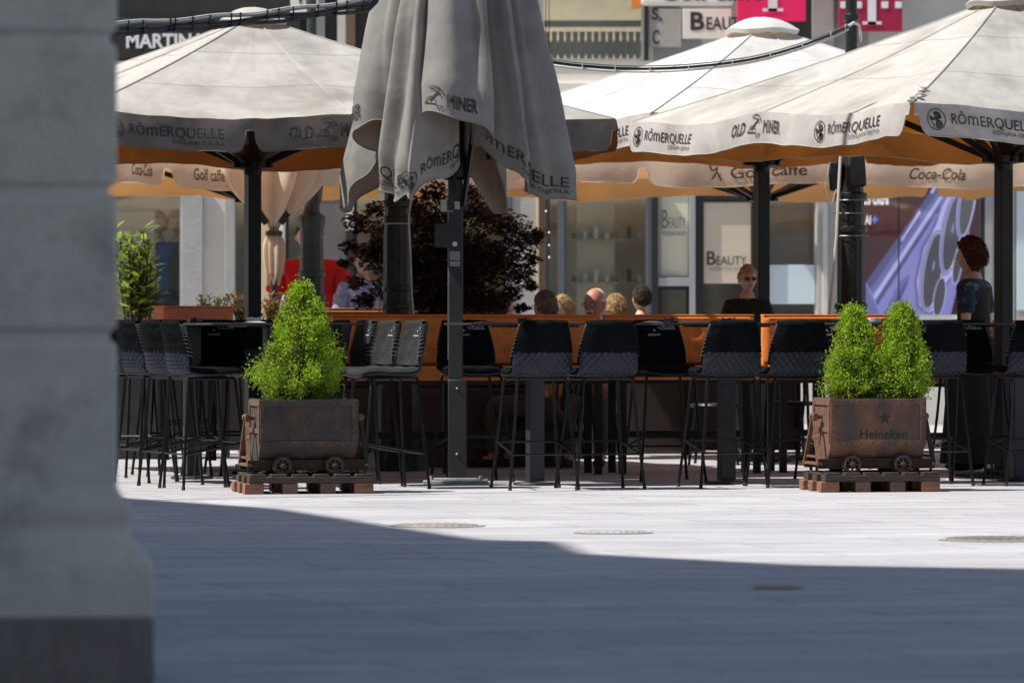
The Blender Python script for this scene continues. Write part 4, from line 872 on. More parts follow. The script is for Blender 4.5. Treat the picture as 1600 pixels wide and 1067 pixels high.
b = MB(); [b.tube([(.128 * math.cos(q) , .128 * math.sin(q), z) for q in [2 * math.pi * i / 20 for i in range(20)]], .004, 5, closed=True) for z in (1.17, 1.75, 1.92, 2.02)]; b.build('strap', 'galv', a)
b = MB(); b.box((.03, -.09, 2.24), (.16, .10, .24), taper=.8); b.build('light_housing', 'iron', a, bevel=.02); b = MB(); b.box((-.12, -.03, 2.2), (.09, .07, .22), taper=1.2); b.build('side_lamp', 'iron', a, bevel=.015)
b = MB(); b.tube([(-.17, -.12, 2.3), (-.2, -.13, 2.1), (-.16, -.13, 1.98), (-.12, -.13, 2.1)], .006, 6); b.build('hook', 'galv', a)
prg = [(.24, 0), (.24, .3), (.17, .4), (.14, 1.0), (.115, 1.15), (.10, 1.85), (.105, 1.88), (.12, 1.93), (.12, 1.99), (.075, 2.02), (.06, 2.08), (.085, 2.12), (.10, 2.25), (.08, 2.32), (.045, 2.4), (.04, 5)]
lamp_post(487, 43.5, 'iron_green', 'green grey moulded lamp post rising before the man in red', [(r_ * 1.0, z) for r_, z in prg], [(1.5, .115), (1.3, .12)])
def cat(a, b, sag, n=20): a, b = Vector(a), Vector(b); return [a.lerp(b, i / n) - Vector((0, 0, sag * 4 * (i / n) * (1 - i / n))) for i in range(n + 1)]
A = Vector((PX(576, 33.6), 33.6, PZ(8, 33.6))); Bq = Vector((PX(185, 32.6), 32.6, PZ(18, 32.6))); Cq = Bq + (Bq - A) * 1.6; PL = Vector((PX(592, 33.7), 33.7, PZ(-30, 33.7))); PT = PL + Vector((.05, .1, 4))
t = thing('cable_bundle', 'thick bundle of dark cables tied together above the left parasol', 'cable', (0, 0, 0), 0, 'cables strung between lamp posts')
for i, (o_, r_, m) in enumerate((((0, 0, 0), .013, 'iron'), ((0, -.02, .028), .010, 'cable_grey'), ((0, .01, -.03), .012, 'iron'), ((0, -.02, -.012), .008, 'iron'), ((0, -.01, .045), .005, 'white_cable'))):
    M.setdefault('cable_grey', mat('cable_grey', (.16, .165, .17), .5))
    pts = cat(A, Cq, .12, 40); pts = [p + Vector(o_) + Vector((0, 0, .007 * math.sin(j * 1.3 + i * 2))) for j, p in enumerate(pts)]
    MB().tube([PT + Vector(o_), PL + Vector(o_)] + [PL.lerp(A, .5) + Vector((.02, 0, -.03)) + Vector(o_)] + pts, r_, 6).build('cable', m, t)
pts = cat(A, Cq, .12, 40)
for j in list(range(1, 40, 1)): 
    b = MB(); p = pts[j].lerp(pts[j - 1], random.random()); b.box(p + Vector((0, -.01, .005)), (.008, .05, .085)); 
    if j % 3 == 0: b.tube([p + Vector((0, -.03, .04)), p + Vector((.01, -.03, .085))], .003, 4)
    b.build('tie', 'iron', t)
t = thing('cable_swag', 'drooping dark and white cables running to the right lamp post', 'cable', (0, 0, 0), 0, 'cables strung between lamp posts')
def Pq(px, py, D): return (PX(px, D), D, PZ(py, D))
w_ = [Pq(640, 30, 37.9), Pq(760, 75, 37.6), Pq(860, 97, 37.4), Pq(930, 105, 37.4), Pq(1000, 108, 37.45), Pq(1080, 105, 37.5), Pq(1170, 94, 37.7), Pq(1240, 76, 38.0), Pq(1300, 54, 38.3), Pq(1325, 42, 38.5)]
pts = [Vector(cr(w_, i / 60)) for i in range(61)]
MB().tube(pts, .011, 6).build('cable', 'iron', t); MB().tube([p + Vector((0, -.01, -.022)) for p in pts], .0085, 6).build('cable', 'white_cable', t); MB().tube([p + Vector((0, -.01, .020)) for p in pts], .005, 6).build('cable', 'cable_grey', t)
[MB().box(pts[i] + Vector((0, -.01, -.002)), (.007, .04, .06)).build('tie', 'white_cable', t) for i in range(3, 60, 5)]
lp = Vector(Pq(1325, 42, 38.5)); MB().tube([lp, Pq(1334, 36, 38.6), Pq(1342, 40, 38.65), Pq(1345, 52, 38.65), Pq(1344, 66, 38.7)], .012, 8).build('loop', 'white_cable', t)
# ------------------------------------------------------------------ people
def skin_bake(nodes, edges, sub=1):
    me = bpy.data.meshes.new('tmp'); me.from_pydata([n[0] for n in nodes], edges, []); o = bpy.data.objects.new('tmp', me); C.objects.link(o)
    sk = o.modifiers.new('s', 'SKIN'); sk.use_smooth_shade = True; sk.branch_smoothing = .3
    for i, n in enumerate(nodes):
        v = me.skin_vertices[0].data[i]; r = n[1]; v.radius = (r, r) if not isinstance(r, tuple) else r; v.use_root = (i == 0)
    sb = o.modifiers.new('u', 'SUBSURF'); sb.levels = sub; bpy.context.view_layer.update()
    e = o.evaluated_get(bpy.context.evaluated_depsgraph_get()); m2 = e.to_mesh(); vs = [v.co.copy() for v in m2.vertices]; fs = [tuple(p.vertices) for p in m2.polygons]; e.to_mesh_clear()
    bpy.data.objects.remove(o); bpy.data.meshes.remove(me); return vs, fs
def head_pt(u, v, g=0, hair=0):                # u around, v 0 top .. 1 bottom; looks along +y
    a = math.pi * v; b_ = 2 * math.pi * u; x, y, z = math.sin(a) * math.sin(b_), math.sin(a) * math.cos(b_), math.cos(a)
    px, py, pz = x * .076, y * .096, z * .120
    if z < -.1: k = min(1, (-.1 - z) / .8); px *= 1 - .30 * k; py = py * (1 - .12 * k) + .014 * k * (1 if y > 0 else .4)
    if y < 0 and z < -.45: py *= .8
    if not hair and y > 0:
        G = lambda cx, cz, s: math.exp(-((px - cx) ** 2 + (pz - cz) ** 2) / s ** 2)
        py += .024 * G(0, -.022, .011) + .016 * G(0, -.006, .010) + .007 * G(0, .006, .012) - .010 * (G(.031, .004, .014) + G(-.031, .004, .014)) + .006 * (G(.03, .028, .016) + G(-.03, .028, .016)) + .006 * G(0, -.062, .018) + .008 * G(0, -.1, .02) + .004 * (G(.042, -.03, .02) + G(-.042, -.03, .02))
    v_ = Vector((px, py, pz)); return v_ + v_.normalized() * g
def person(name_label, px, D, rz, pose='stand', scale=1, skinm='skin', hair=None, shirt='shirt', trou='grey_cloth', arms='down', headyaw=0, headpitch=0, glasses=False, stache=False, z0=0, sleeve=.5, skirt=None, vest=None, bald=0, group=None, shoe='rubber'):
    t = thing('person', name_label, 'person', (PX(px, D), D, z0), R(rz), group); t.scale = (scale,) * 3
    sit = pose == 'sit'; ph = .50 if sit else .95; dz = ph - .95; V = Vector
    cz = lambda z: z + dz
    n = []; e = []
    def nd(p, r, par=None):
        n.append((V(p), r)); i = len(n) - 1
        if par is not None: e.append((par, i))
        return i
    pel = nd((0, 0, cz(.96)), (.15, .115)); sp1 = nd((0, .0, cz(1.12)), (.13, .1), pel); ch = nd((0, .0, cz(1.30)), (.155, .115), sp1); uc = nd((0, -.01, cz(1.42)), (.12, .085), ch); nb = nd((0, -.005, cz(1.50)), .056, uc); nt = nd((0, .012, cz(1.58)), .052, nb)
    fing = []
    for s in (-1, 1):
        sh_ = nd((s * .165, -.005, cz(1.425)), .055, uc)
        if arms == 'hips': el, wr = (s * .30, -.06, cz(1.19)), (s * .20, .07, cz(1.03))
        elif arms == 'table': el, wr = (s * .23, .08, cz(1.17)), (s * .12, .33, cz(1.19))
        elif arms == 'chin' and s > 0: el, wr = (.20, .24, cz(1.15)), (.06, .17, cz(1.47))
        elif arms == 'chin': el, wr = (-.22, .12, cz(1.15)), (-.05, .28, cz(1.17))
        else: el, wr = (s * .215, -.03, cz(1.15)), (s * .235, .05, cz(.90))
        E1 = nd(el, .041, sh_); m1 = nd(V(el).lerp(V(wr), .35), .040, E1); W_ = nd(wr, .027, m1); d = (V(wr) - V(el)).normalized(); P_ = nd(V(wr) + d * .05, (.036, .020), W_); fing.append((V(wr) + d * .06, d, s))
        hp = nd((s * .095, 0, cz(.90)), .088, pel)
        if sit: kn, an, to = (s * .12, .42, .49), (s * .12, .40, .08), (s * .125, .54, .035)
        else: kn, an, to = (s * .10, .02, .50), (s * .10, -.02, .085), (s * .115, .14, .035)
        th_ = nd(V((s * .095, 0, cz(.90))).lerp(V(kn), .5), .072, hp); K = nd(kn, .055, th_); cf = nd(V(kn).lerp(V(an), .35), .055, K); A_ = nd(an, .038, cf); nd(to, (.04, .028), A_)
    vs, fs = skin_bake(n, e)
    b = MB(); b.add(vs, fs)
    for p, d, s in fing:                       # palm root, four unequal fingers and a thumb
        sd = d.cross(V((0, 0, 1)) if abs(d.z) < .9 else V((0, 1, 0))).normalized(); nn = sd.cross(d)
        for k, (o_, l) in enumerate(((-.026, .062), (-.009, .074), (.009, .070), (.026, .054))):
            q = p + sd * o_; b.tube([q, q + d * l * .5, q + d * l * .8 + nn * .012, q + d * l + nn * .028], [.0095, .009, .008, .006], 7)
        q = p - d * .03 - sd * .028 * s; b.tube([q, q - sd * .022 * s + d * .02, q - sd * .026 * s + d * .048 + nn * .01], [.012, .010, .008], 7)
    hm = Matrix.Translation((0, .025, cz(1.66))) @ Matrix.Rotation(R(headyaw), 4, 'Z') @ Matrix.Rotation(R(headpitch), 4, 'X')
    b.grid(lambda u, v: hm @ head_pt(u, .002 + .996 * v), 48, 40, cu=True)
    for s in (-1, 1):
        b.ell(hm @ V((s * .077, -.006, -.006)), (.010, .019, .031), 10, 8, mx=hm.to_3x3().to_4x4()); b.ell(hm @ V((s * .031, .078, .004)), (.0125, .009, .007), 8, 6, 1, mx=hm.to_3x3().to_4x4())
    b.ell(hm @ V((0, .0935, -.062)), (.021, .007, .005), 10, 6, 2, mx=hm.to_3x3().to_4x4())
    b.build('body', [skinm, 'eye', 'lip'], t, smooth=180)
    if hair:
        hb = MB(); vs = []; nu, nv = 56, 30
        def hp_(u, v):
            p = head_pt(u, v, 0, 1); g = hair[1] * (1 + .5 * noise.noise(p * 60 + V((px, 0, 0))) + .45 * noise.noise(p * 22 + V((px, 0, 0))))
            lim = .06 if p.y > .05 else .06 - (.05 - p.y) * hair[2]
            g *= max(-.3, min(1, (p.z - lim) * 60 + .2)); 
            if bald and p.y > -.035 and p.z > .04: g = -.006
            return hm @ (p + p.normalized() * g)
        hb.grid(lambda u, v: hp_(u, .004 + .75 * v), nu, nv, cu=True)
        rh = random.Random(px)                  # loose strands over the cap
        for i in range(520):
            u, v = rh.random(), rh.random() * .6; p = head_pt(u, v, hair[1] * .8, 1)
            if p.z < (.06 if p.y > .05 else .06 - (.05 - p.y) * hair[2]) or (bald and p.y > -.035): continue
            d = V((rh.gauss(0, .4), -.6, -.5 + p.z * 4)).normalized(); l = hair[3]; hb.tube([hm @ p, hm @ (p + d * l * .5 + p.normalized() * .004), hm @ (p + d * l + V((0, 0, -l * .3)))], [.0035, .0028, .001], 3, caps=False)
        hb.build('hair', hair[0], t, smooth=180)
    if stache:
        mb = MB(); [mb.ell(hm @ V((s * .018, .098, -.048)), (.022, .010, .010), 10, 6, mx=(hm.to_3x3() @ Matrix.Rotation(s * .3, 3, 'Y')).to_4x4()) for s in (-1, 1)]; mb.build('moustache', 'hair_white', t)
    if glasses:
        gb = MB(); [gb.tube([hm @ V((s * .032 + .023 * math.cos(a), .100, .003 + .017 * math.sin(a))) for a in [.524 * i for i in range(12)]], .0022, 5, closed=True) for s in (-1, 1)]
        gb.tube([hm @ V((-.01, .103, .006)), hm @ V((.01, .103, .006))], .002, 5); [gb.tube([hm @ V((s * .055, .099, .006)), hm @ V((s * .079, .0, .008))], .002, 5) for s in (-1, 1)]; [gb.ell(hm @ V((s * .032, .096, .003)), (.023, .006, .017), 12, 8, mx=hm.to_3x3().to_4x4()) for s in (-1, 1) if glasses == 'dark']; gb.build('glasses', 'glass_dark', t)
    # clothes: looser skins over torso, arms and legs
    g = .014
    def cl(idx_nodes, idx_edges, name, m): v_, f_ = skin_bake(idx_nodes, idx_edges, 2); q = MB().add(v_, f_); q.v = [tuple(V(p) + V((noise.noise(V(p) * 14), noise.noise(V(p) * 14 + V((5, 0, 0))), 0)) * .008) for p in q.v]; return q.build(name, m, t, smooth=180)
    nn_ = [(n[0][0] - V((0, 0, .03)), (.165, .13)), (n[1][0], (.15, .12)), (n[2][0], (.172, .132)), (n[3][0], (.138, .10)), (n[3][0] + V((0, 0, .07)), .072)]; ee = [(0, 1), (1, 2), (2, 3), (3, 4)]
    for k in (6, 15):                           # shoulder node index for each side
        k = 6 if k == 6 else 6 + 10
    shs = [i for i, q in enumerate(n) if abs(abs(q[0].x) - .165) < 1e-4 and abs(q[0].z - cz(1.425)) < 1e-4]
    for i in shs:
        a_ = len(nn_); nn_.append((n[i][0], .082)); ee.append((3, a_)); el = n[i + 1][0]; nn_.append((n[i][0].lerp(el, .55), .076)); ee.append((a_, a_ + 1)); nn_.append((n[i][0].lerp(el, .8 if sleeve < 1 else 1), .078 if sleeve < 1 else .056)); ee.append((a_ + 1, a_ + 2))
        if sleeve >= 1: nn_.append((n[i + 3][0], .040)); ee.append((a_ + 2, a_ + 3))
    cl(nn_, ee, 'shirt', shirt)
    if vest:
        cl([(n[0][0] - V((0, 0, .05)), (.175, .14)), (n[1][0], (.162, .132)), (n[2][0], (.18, .142)), (n[3][0], (.15, .112)), (n[3][0] + V((.1, 0, .0)), .075), (n[3][0] + V((-.1, 0, .0)), .075)], [(0, 1), (1, 2), (2, 3), (3, 4), (3, 5)], 'vest', vest)
    nn_ = [(n[0][0], (.162, .127))]; ee = []
    hps = [i for i, q in enumerate(n) if abs(abs(q[0].x) - .095) < 1e-4 and abs(q[0].z - cz(.90)) < 1e-4 and q[1] == .088]
    for i in hps:
        a_ = len(nn_); nn_.append((n[i][0], .10)); ee.append((0, a_)); nn_.append((n[i + 1][0], .085)); ee.append((a_, a_ + 1)); nn_.append((n[i + 2][0], .07)); ee.append((a_ + 1, a_ + 2)); nn_.append((n[i + 4][0] + V((0, 0, .02)), .055)); ee.append((a_ + 2, a_ + 3))
    if skirt:
        q = MB(); q.lathe([(.17, cz(1.04)), (.20, .85), (.22, .6), (.25, .25), (.27, .07)], 40, rib=.1, nr=9); q.build('skirt', skirt, t, smooth=60)
    else: cl(nn_, ee, 'trousers', trou)
    for i in hps:
        a_, b_ = n[i + 4][0], n[i + 5][0]; q = MB(); q.ell(a_.lerp(b_, .55) + V((0, 0, -.012)), (.045, .125, .035), 14, 8); q.build('shoe', shoe, t)
    return t
def cm(k, c, **a): M[k] = mat(k, c, .9, bump=.3, bs=25, **a)
cm('red_shirt', (.62, .012, .015)); cm('black_shirt', (.012, .012, .014)); cm('white_shirt', (.55, .52, .47)); cm('navy', (.03, .04, .10)); cm('blue_shirt', (.10, .16, .34)); cm('ochre', (.45, .24, .09)); cm('green_shirt', (.10, .12, .08)); cm('grey_cloth', (.08, .08, .085)); cm('print_top', (.008, .02, .055), c2=(.012, .055, .07), ns=11, c3=(.14, .17, .18), ns3=15, lo3=.58, hi3=.6); cm('checked', (.2, .22, .45), c2=(.5, .42, .45), ns=18); cm('pale', (.6, .55, .5))
cm('hair_grey', (.24, .20, .16), c2=(.12, .10, .08), ns=60); cm('hair_white', (.66, .62, .56)); cm('hair_dark', (.022, .014, .010)); cm('hair_blond', (.36, .23, .11), c2=(.26, .16, .075), ns=9); cm('hair_brown', (.10, .05, .03)); cm('hair_red', (.06, .012, .006), c2=(.03, .006, .004), ns=40); cm('hair_fair', (.40, .26, .15), c2=(.3, .19, .1), ns=12)
person('man in glasses with short grey hair seated with his back half turned, below the window', 856, 38.6, 60, 'sit', 1.0, hair=('hair_grey', .014, 1.0, .02), shirt='ochre', arms='table', glasses=True, headyaw=-25)
person('balding man with glasses and a white moustache looking towards us over the bench', 930, 38.95, 168, 'sit', 1.02, skinm='skin_red', hair=('hair_white', .008, .9, .012), shirt='ochre', arms='table', glasses=True, stache=True, bald=1, headyaw=-15, headpitch=-3)
person('blond woman seated behind the man with the white moustache', 963, 44.2, 30, 'sit', .885, z0=.14, hair=('hair_blond', .026, 1.7, .05), shirt='white_shirt', arms='table')
person('woman with blond hair partly hidden behind the grey haired man in glasses', 880, 44.1, 120, 'sit', .88, z0=.14, hair=('hair_blond', .024, 1.7, .05), shirt='pale', arms='table')
person('dark haired man in a white shirt seated with his back to us', 1003, 43.1, 8, 'sit', .95, z0=.14, hair=('hair_dark', .013, 1.15, .015), shirt='white_shirt', arms='table', headyaw=15)
person('brown haired guest seated beside the maple, half hidden by its leaves', 780, 40.2, -60, 'sit', .985, hair=('hair_brown', .022, 1.5, .03), shirt='navy', arms='table')
person('boy with sunglasses in a black shirt facing us behind the centre pole', 1168, 40.4, 184, 'stand', .865, hair=('hair_fair', .018, .8, .018), shirt='black_shirt', arms='down', glasses='dark', headyaw=8)
person('man in a bright red shirt with hands on hips behind the green lamp post', 484, 44.2, 178, 'stand', 1.10, hair=('hair_dark', .012, 1, .01), shirt='red_shirt', trou='navy', arms='down').scale = (1.45, 1.2, 1.10)
person('person in a violet blue checked shirt seen through the left maple branches', 566, 43.0, 200, 'stand', .97, hair=('hair_brown', .018, 1.3, .03), shirt='checked', trou='grey_cloth', arms='down')
person('woman with red hair, black vest and patterned blue sleeves before the violet screen', 1521, 37.6, 62, 'stand', .955, hair=('hair_red', .038, 1.9, .035), shirt='print_top', vest='black_shirt', skirt='black_shirt', arms='down')
person('red faced guest seated at the far left beside the glossy shrub', 228, 41.5, 90, 'sit', 1.05, skinm='skin_red', hair=('hair_brown', .018, 1.2, .02), shirt='ochre', arms='table')
# ------------------------------------------------------------------ shop fronts across the street
DF = 54.0
def fx(px): return PX(px, DF)
def fz(py): return PZ(py, DF)
def fb(mb, x0, y0, x1, y1, y=0, d=.1, mi=0):   # rectangle given in photo rows, front plane y metres before the facade line
    z1, z0 = fz(y0), fz(y1); mb.box(((fx(x0) + fx(x1)) / 2, DF - y + d / 2, (z0 + z1) / 2), (fx(x1) - fx(x0), d, z1 - z0), mi=mi); return mb
M['cream'] = mat('cream', (.82, .79, .71), .8, c2=(.78, .75, .67), ns=2); M['cream_lit'] = mat('cream_lit', (.82, .78, .68), .7)
M['render_grey'] = mat('render_grey', (.36, .365, .35), .85, c2=(.31, .315, .305), ns=3); M['pil'] = mat('pil', (.42, .41, .38), .85, c2=(.36, .35, .325), ns=3, bump=.2)
M['pil_light'] = mat('pil_light', (.64, .61, .55), .8, c2=(.54, .515, .46), ns=2)
M['dark_frame'] = mat('dark_frame', (.018, .019, .021), .4); M['blue_frame'] = mat('blue_frame', (.10, .11, .125), .4); M['alu'] = mat('alu', (.42, .43, .44), .4, .4)
M['brown_frame'] = mat('brown_frame', (.16, .10, .06), .6); M['wood_light'] = mat('wood_light', (.62, .48, .3), .6)
M['fascia'] = mat('fascia', (.022, .022, .021), .45, c2=(.035, .035, .033), ns=3)
M['shop_in'] = mat('shop_in', (.70, .62, .48), .9, c2=(.5, .44, .34), ns=1.5); M['shop_floor'] = mat('shop_floor', (.45, .4, .32), .6); M['mesh_grey'] = mat('mesh_grey', (.13, .115, .105), .7)
M['pale_blue'] = mat('pale_blue', (.60, .70, .73), .7); M['magenta'] = mat('magenta', (.75, .01, .10), .5, emit=(.85, .01, .12), es=.12); M['magenta_dark'] = mat('magenta_dark', (.38, .005, .05), .5)
M['logo_white'] = mat('logo_white', (.8, .8, .8), .5); M['grey_text'] = mat('grey_text', (.2, .2, .2), .7); M['pink_text'] = mat('pink_text', (.5, .02, .14), .7)
M['glass'] = glassmat('glass', (.95, .96, .94), .03, .03); M['glass_dim'] = glassmat('glass_dim', (.80, .82, .79), .08, .05); M['mirror_glass'] = glassmat('mirror_glass', (.93, .94, .90), .06, .06)
M['screen_maroon'] = mat('screen_maroon', (.05, .012, .014), .3, emit=(.040, .007, .010), es=1.0)
def scr(k, c, e=1.0): M[k] = mat(k, tuple(q * .5 for q in c), .35, emit=c, es=e)
scr('violet', (.20, .20, .47)); scr('violet_light', (.38, .38, .68)); scr('violet_dark', (.075, .075, .19)); scr('lens', (.07, .068, .085)); scr('lens_rim', (.42, .42, .62)); scr('scr_white', (.7, .7, .75)); scr('scr_blue', (.08, .2, .7)); scr('violet_mid', (.125, .125, .32))
B = thing('shop_building', 'long grey and cream shop building across the street with large glazed fronts', 'building')
# solid parts of the front
FT = -420
w = MB(); fb(w, -400, FT, 100, 285, .0, .3); fb(w, 100, 96, 1500, 130, 0, .3); fb(w, -400, 285, 96, 700, 0, .3); w.build('wall', 'cream', B)
def part(nm, m, x0, y0, x1, y1, y=0, d=.1, bev=.004): return fb(MB(), x0, y0, x1, y1, y, d).build(nm, m, B, bevel=bev)
part('upper_wall', 'render_grey', 1405, FT, 1760, 285, .05, .3); part('upper_wall', 'render_grey', 590, FT, 845, 96, .0, .3); part('upper_wall', 'render_grey', 100, FT, 1405, -60, .02, .3)
part('fascia_panel', 'fascia', 100, -60, 470, 96, .10, .12); part('fascia_panel', 'fascia', 470, -60, 528, 96, .02, .12)
part('pilaster', 'pil', 487, -60, 508, 96, .14, .12); part('pilaster', 'pil_light', 528, -60, 541, 96, .16, .12); part('pilaster', 'brown_frame', 541, -60, 556, 96, .16, .12); part('pilaster', 'fascia', 556, -60, 600, 96, .05, .12)
part('cornice', 'cream_lit', 100, 130, 1500, 288, .06, .2)
# back room volume
part('interior_wall', 'shop_in', 90, -60, 1760, 700, -3.2, .1); part('shop_floor', 'shop_floor', -400, 676, 1760, 690, -.1, .1)
b = MB(); b.box((0, DF + 1.6, fz(683)), (22, 3.0, .05)); b.build('shop_floor', 'shop_floor', B); b = MB(); b.box((0, DF + 1.6, fz(126)), (22, 3.0, .05)); b.build('shop_ceiling', 'cream', B)
for x in (288, 850, 1020, 1190, 1300, 1545): part('partition', 'shop_in', x - 2, 130, x + 2, 680, -3.1, 3.0)
M['pale_fill'] = mat('pale_fill', (.80, .74, .60), .9, c2=(.70, .63, .50), ns=.8); M['goods'] = mat('goods', (.45, .25, .12), .7, c2=(.2, .25, .3), ns=5)
for x0, x1, y0 in ((110, 236, 330), (902, 962, 318), (1034, 1072, 455), (1104, 1170, 470), (360, 415, 300), (1206, 1268, 330), (1555, 1582, 260)):
    part('reflection_fill', 'pale_fill' if x0 < 1000 else 'shop_in', x0, y0, x1, 640, -.55, .04)  # pale panels added behind the panes for the brightness of reflections
for x0, x1, yy in ((888, 1006, 372), (888, 1006, 440), (120, 232, 430), (556, 636, 400)):
    part('shelf', 'wood_light', x0, yy, x1, yy + 3, -.42, .25)
    for i in range(7):
        xx = x0 + 6 + i * (x1 - x0 - 14) / 6; part('goods', ['goods', 'pale_blue', 'cream', 'dark_frame', 'logo_white'][(i * 3 + x0) % 5], xx, yy - 9 - (i * 5) % 14, xx + 7, yy, -.40, .08, .01)
# ground floor bays, left to right
def win(x0, y0, x1, y1, fr='dark_frame', gl='glass', fw=4, y=.02, nm='window', sill=0):
    m = MB(); fb(m, x0, y0, x0 + fw, y1, y, .08); fb(m, x1 - fw, y0, x1, y1, y, .08); fb(m, x0 + fw, y0, x1 - fw, y0 + fw, y, .08); fb(m, x0 + fw, y1 - fw, x1 - fw, y1, y, .08); f = m.build(nm, fr, B)
    fb(MB(), x0 + fw, y0 + fw, x1 - fw, y1 - fw, y - .03, .012).build('pane', gl, f); return f
win(100, 288, 284, 640, 'alu', 'glass', 3); part('sill_wall', 'cream', 96, 640, 290, 688, .05, .2)
part('pilaster', 'pil', 285, 284, 318, 688, .16, .2); part('pilaster', 'pil_light', 318, 284, 352, 688, .10, .2); part('pilaster', 'pil', 352, 284, 368, 688, .14, .2)
win(352, 288, 422, 688, 'pil_light', 'glass_dim', 4)
part('door_panel', 'cream_lit', 421, 284, 446, 688, .08, .06); part('pilaster', 'wood_light', 408, 350, 421, 688, .1, .08)
win(446, 288, 500, 688, 'dark_frame', 'glass_dim', 5); part('screen_panel', 'mesh_grey', 500, 284, 541, 470, .03, .05); part('screen_panel', 'render_grey', 500, 470, 541, 688, .02, .05)
part('pilaster', 'pil_light', 541, 284, 553, 360, .10, .12); part('pilaster', 'dark_frame', 541, 360, 553, 688, .10, .12)
win(553, 288, 840, 688, 'dark_frame', 'glass_dim', 5); part('mullion', 'dark_frame', 640, 288, 650, 688, .05, .1)
part('pilaster', 'pil', 800, 284, 838, 688, .10, .12); part('pilaster', 'blue_frame', 790, 284, 800, 688, .12, .12); part('mullion', 'wood_light', 838, 284, 842, 688, .12, .12); part('mullion', 'brown_frame', 842, 284, 853, 688, .10, .12)
win(853, 288, 880, 688, 'blue_frame', 'glass', 4); part('mullion', 'blue_frame', 872, 284, 882, 688, .1, .12)
win(882, 300, 1012, 688, 'blue_frame', 'mirror_glass', 3); part('blind_box', 'cream_lit', 882, 284, 1012, 300, .06, .1)
part('mullion', 'blue_frame', 1010, 280, 1018, 688, .10, .12); part('mullion', 'dark_frame', 1018, 280, 1028, 688, .14, .12)
win(1028, 284, 1078, 436, 'pil_light', 'glass', 3); part('window_sill', 'alu', 1022, 434, 1080, 447, .12, .12); win(1028, 447, 1078, 560, 'dark_frame', 'glass_dim', 6); part('sill_wall', 'pil', 1028, 560, 1080, 688, .02, .1)
part('pilaster', 'alu', 1077, 280, 1086, 688, .12, .1)
m = MB(); fb(m, 1086, 280, 1099, 688, .08, .12); fb(m, 1174, 280, 1196, 688, .08, .12); fb(m, 1099, 280, 1174, 316, .08, .12); fb(m, 1099, 660, 1174, 688, .08, .12); dr = m.build('door', 'dark_frame', B)
fb(MB(), 1099, 316, 1174, 660, .03, .012).build('pane', 'glass_dim', dr)
b = MB(); b.tube([(fx(1104), DF - .14, fz(560)), (fx(1104), DF - .14, fz(500))], .015, 8); b.build('handle', 'alu', dr)
win(1196, 284, 1276, 500, 'pil_light', 'glass', 3); part('sill_wall', 'pil_light', 1196, 500, 1276, 688, .06, .1)
part('pilaster', 'pil', 1276, 280, 1284, 688, .12, .1); part('pilaster', 'pil_light', 1284, 280, 1292, 688, .16, .1); part('pilaster', 'pil', 1292, 280, 1312, 688, .10, .1)
part('pilaster', 'render_grey', 1538, 240, 1550, 688, .06, .12); win(1550, 240, 1585, 688, 'alu', 'mirror_glass', 3); part('door_panel', 'pale_blue', 1588, 285, 1640, 485, .03, .05); part('sill_wall', 'pil', 1588, 485, 1760, 688, .02, .1); part('upper_wall', 'pil', 1640, 284, 1760, 485, .02, .1)
part('sill_wall', 'cream', 1312, 492, 1532, 560, .10, .2); part('sill_wall', 'pil_light', 1312, 560, 1545, 688, .14, .2)
# upper storey window over the centre; its reflected balustrade is modelled behind the pane
win(845, -60, 1006, 96, 'pil', 'mirror_glass', 4); part('reflected_rail', 'pil', 850, 28, 1004, 38, -.5, .2)
for i in range(14): 
    b = MB(); b.lathe([(.02, 0), (.04, .08), (.05, .14), (.025, .22), (.03, .30)], 10, c=(fx(856 + i * 11), DF + .55, fz(90))); b.build('reflected_baluster', 'pil', B)
part('pilaster', 'dark_frame', 1006, -60, 1013, 96, .14, .1); part('fascia_panel', 'render_grey', 1013, -60, 1160, 96, .02, .1); part('pilaster', 'dark_frame', 1255, -60, 1268, 96, .06, .1); part('pilaster', 'pil', 1268, -60, 1302, 96, .1, .1); part('fascia_panel', 'render_grey', 1302, -60, 1405, 96, .02, .1); part('fascia_panel', 'fascia', 1160, -60, 1255, 96, .0, .1)
# display window with the lit screen
scn = thing('advertising_screen', 'lit maroon advertising screen showing a large violet phone behind glass', 'screen', (0, 0, 0))
yS = -.12
fb(MB(), 1312, 240, 1532, 496, yS, .08).build('panel', 'screen_maroon', scn)
def flat(poly, m, k, nm='picture'):
    b = MB(); b.prism([(fx(x), fz(y)) for x, y in poly], DF - yS - .0012 * k - .002, DF - yS + .001); return b.build(nm, m, scn, smooth=5)
def oval(cx, cy, a, bb, rot, m, k, nm='lens'):
    r_ = R(rot); flat([(cx + a * math.cos(q) * math.cos(r_) - bb * math.sin(q) * math.sin(r_), cy + a * math.cos(q) * math.sin(r_) + bb * math.sin(q) * math.cos(r_)) for q in [2 * math.pi * i / 40 for i in range(40)]], m, k, nm)
flat([(1354, 495), (1354, 441), (1498, 241), (1530, 241), (1526, 300), (1512, 387), (1503, 427), (1486, 495)], 'violet', 1)      # body
flat([(1354, 441), (1498, 241), (1508, 241), (1361, 452)], 'violet_dark', 2); flat([(1361, 452), (1508, 241), (1513, 241), (1365, 460)], 'violet_mid', 2)
flat([(1366, 462), (1514, 241), (1518, 241), (1369, 468)], 'violet_light', 2); flat([(1354, 444), (1370, 478), (1376, 495), (1354, 495)], 'violet_mid', 3)
flat([(1369, 470), (1519, 244), (1521, 247), (1372, 478)], 'violet_dark', 3)
flat([(1409, 374), (1411, 377), (1440, 333), (1438, 328)], 'violet_light', 4); flat([(1455, 300), (1458, 303), (1476, 277), (1474, 272)], 'violet_light', 4)
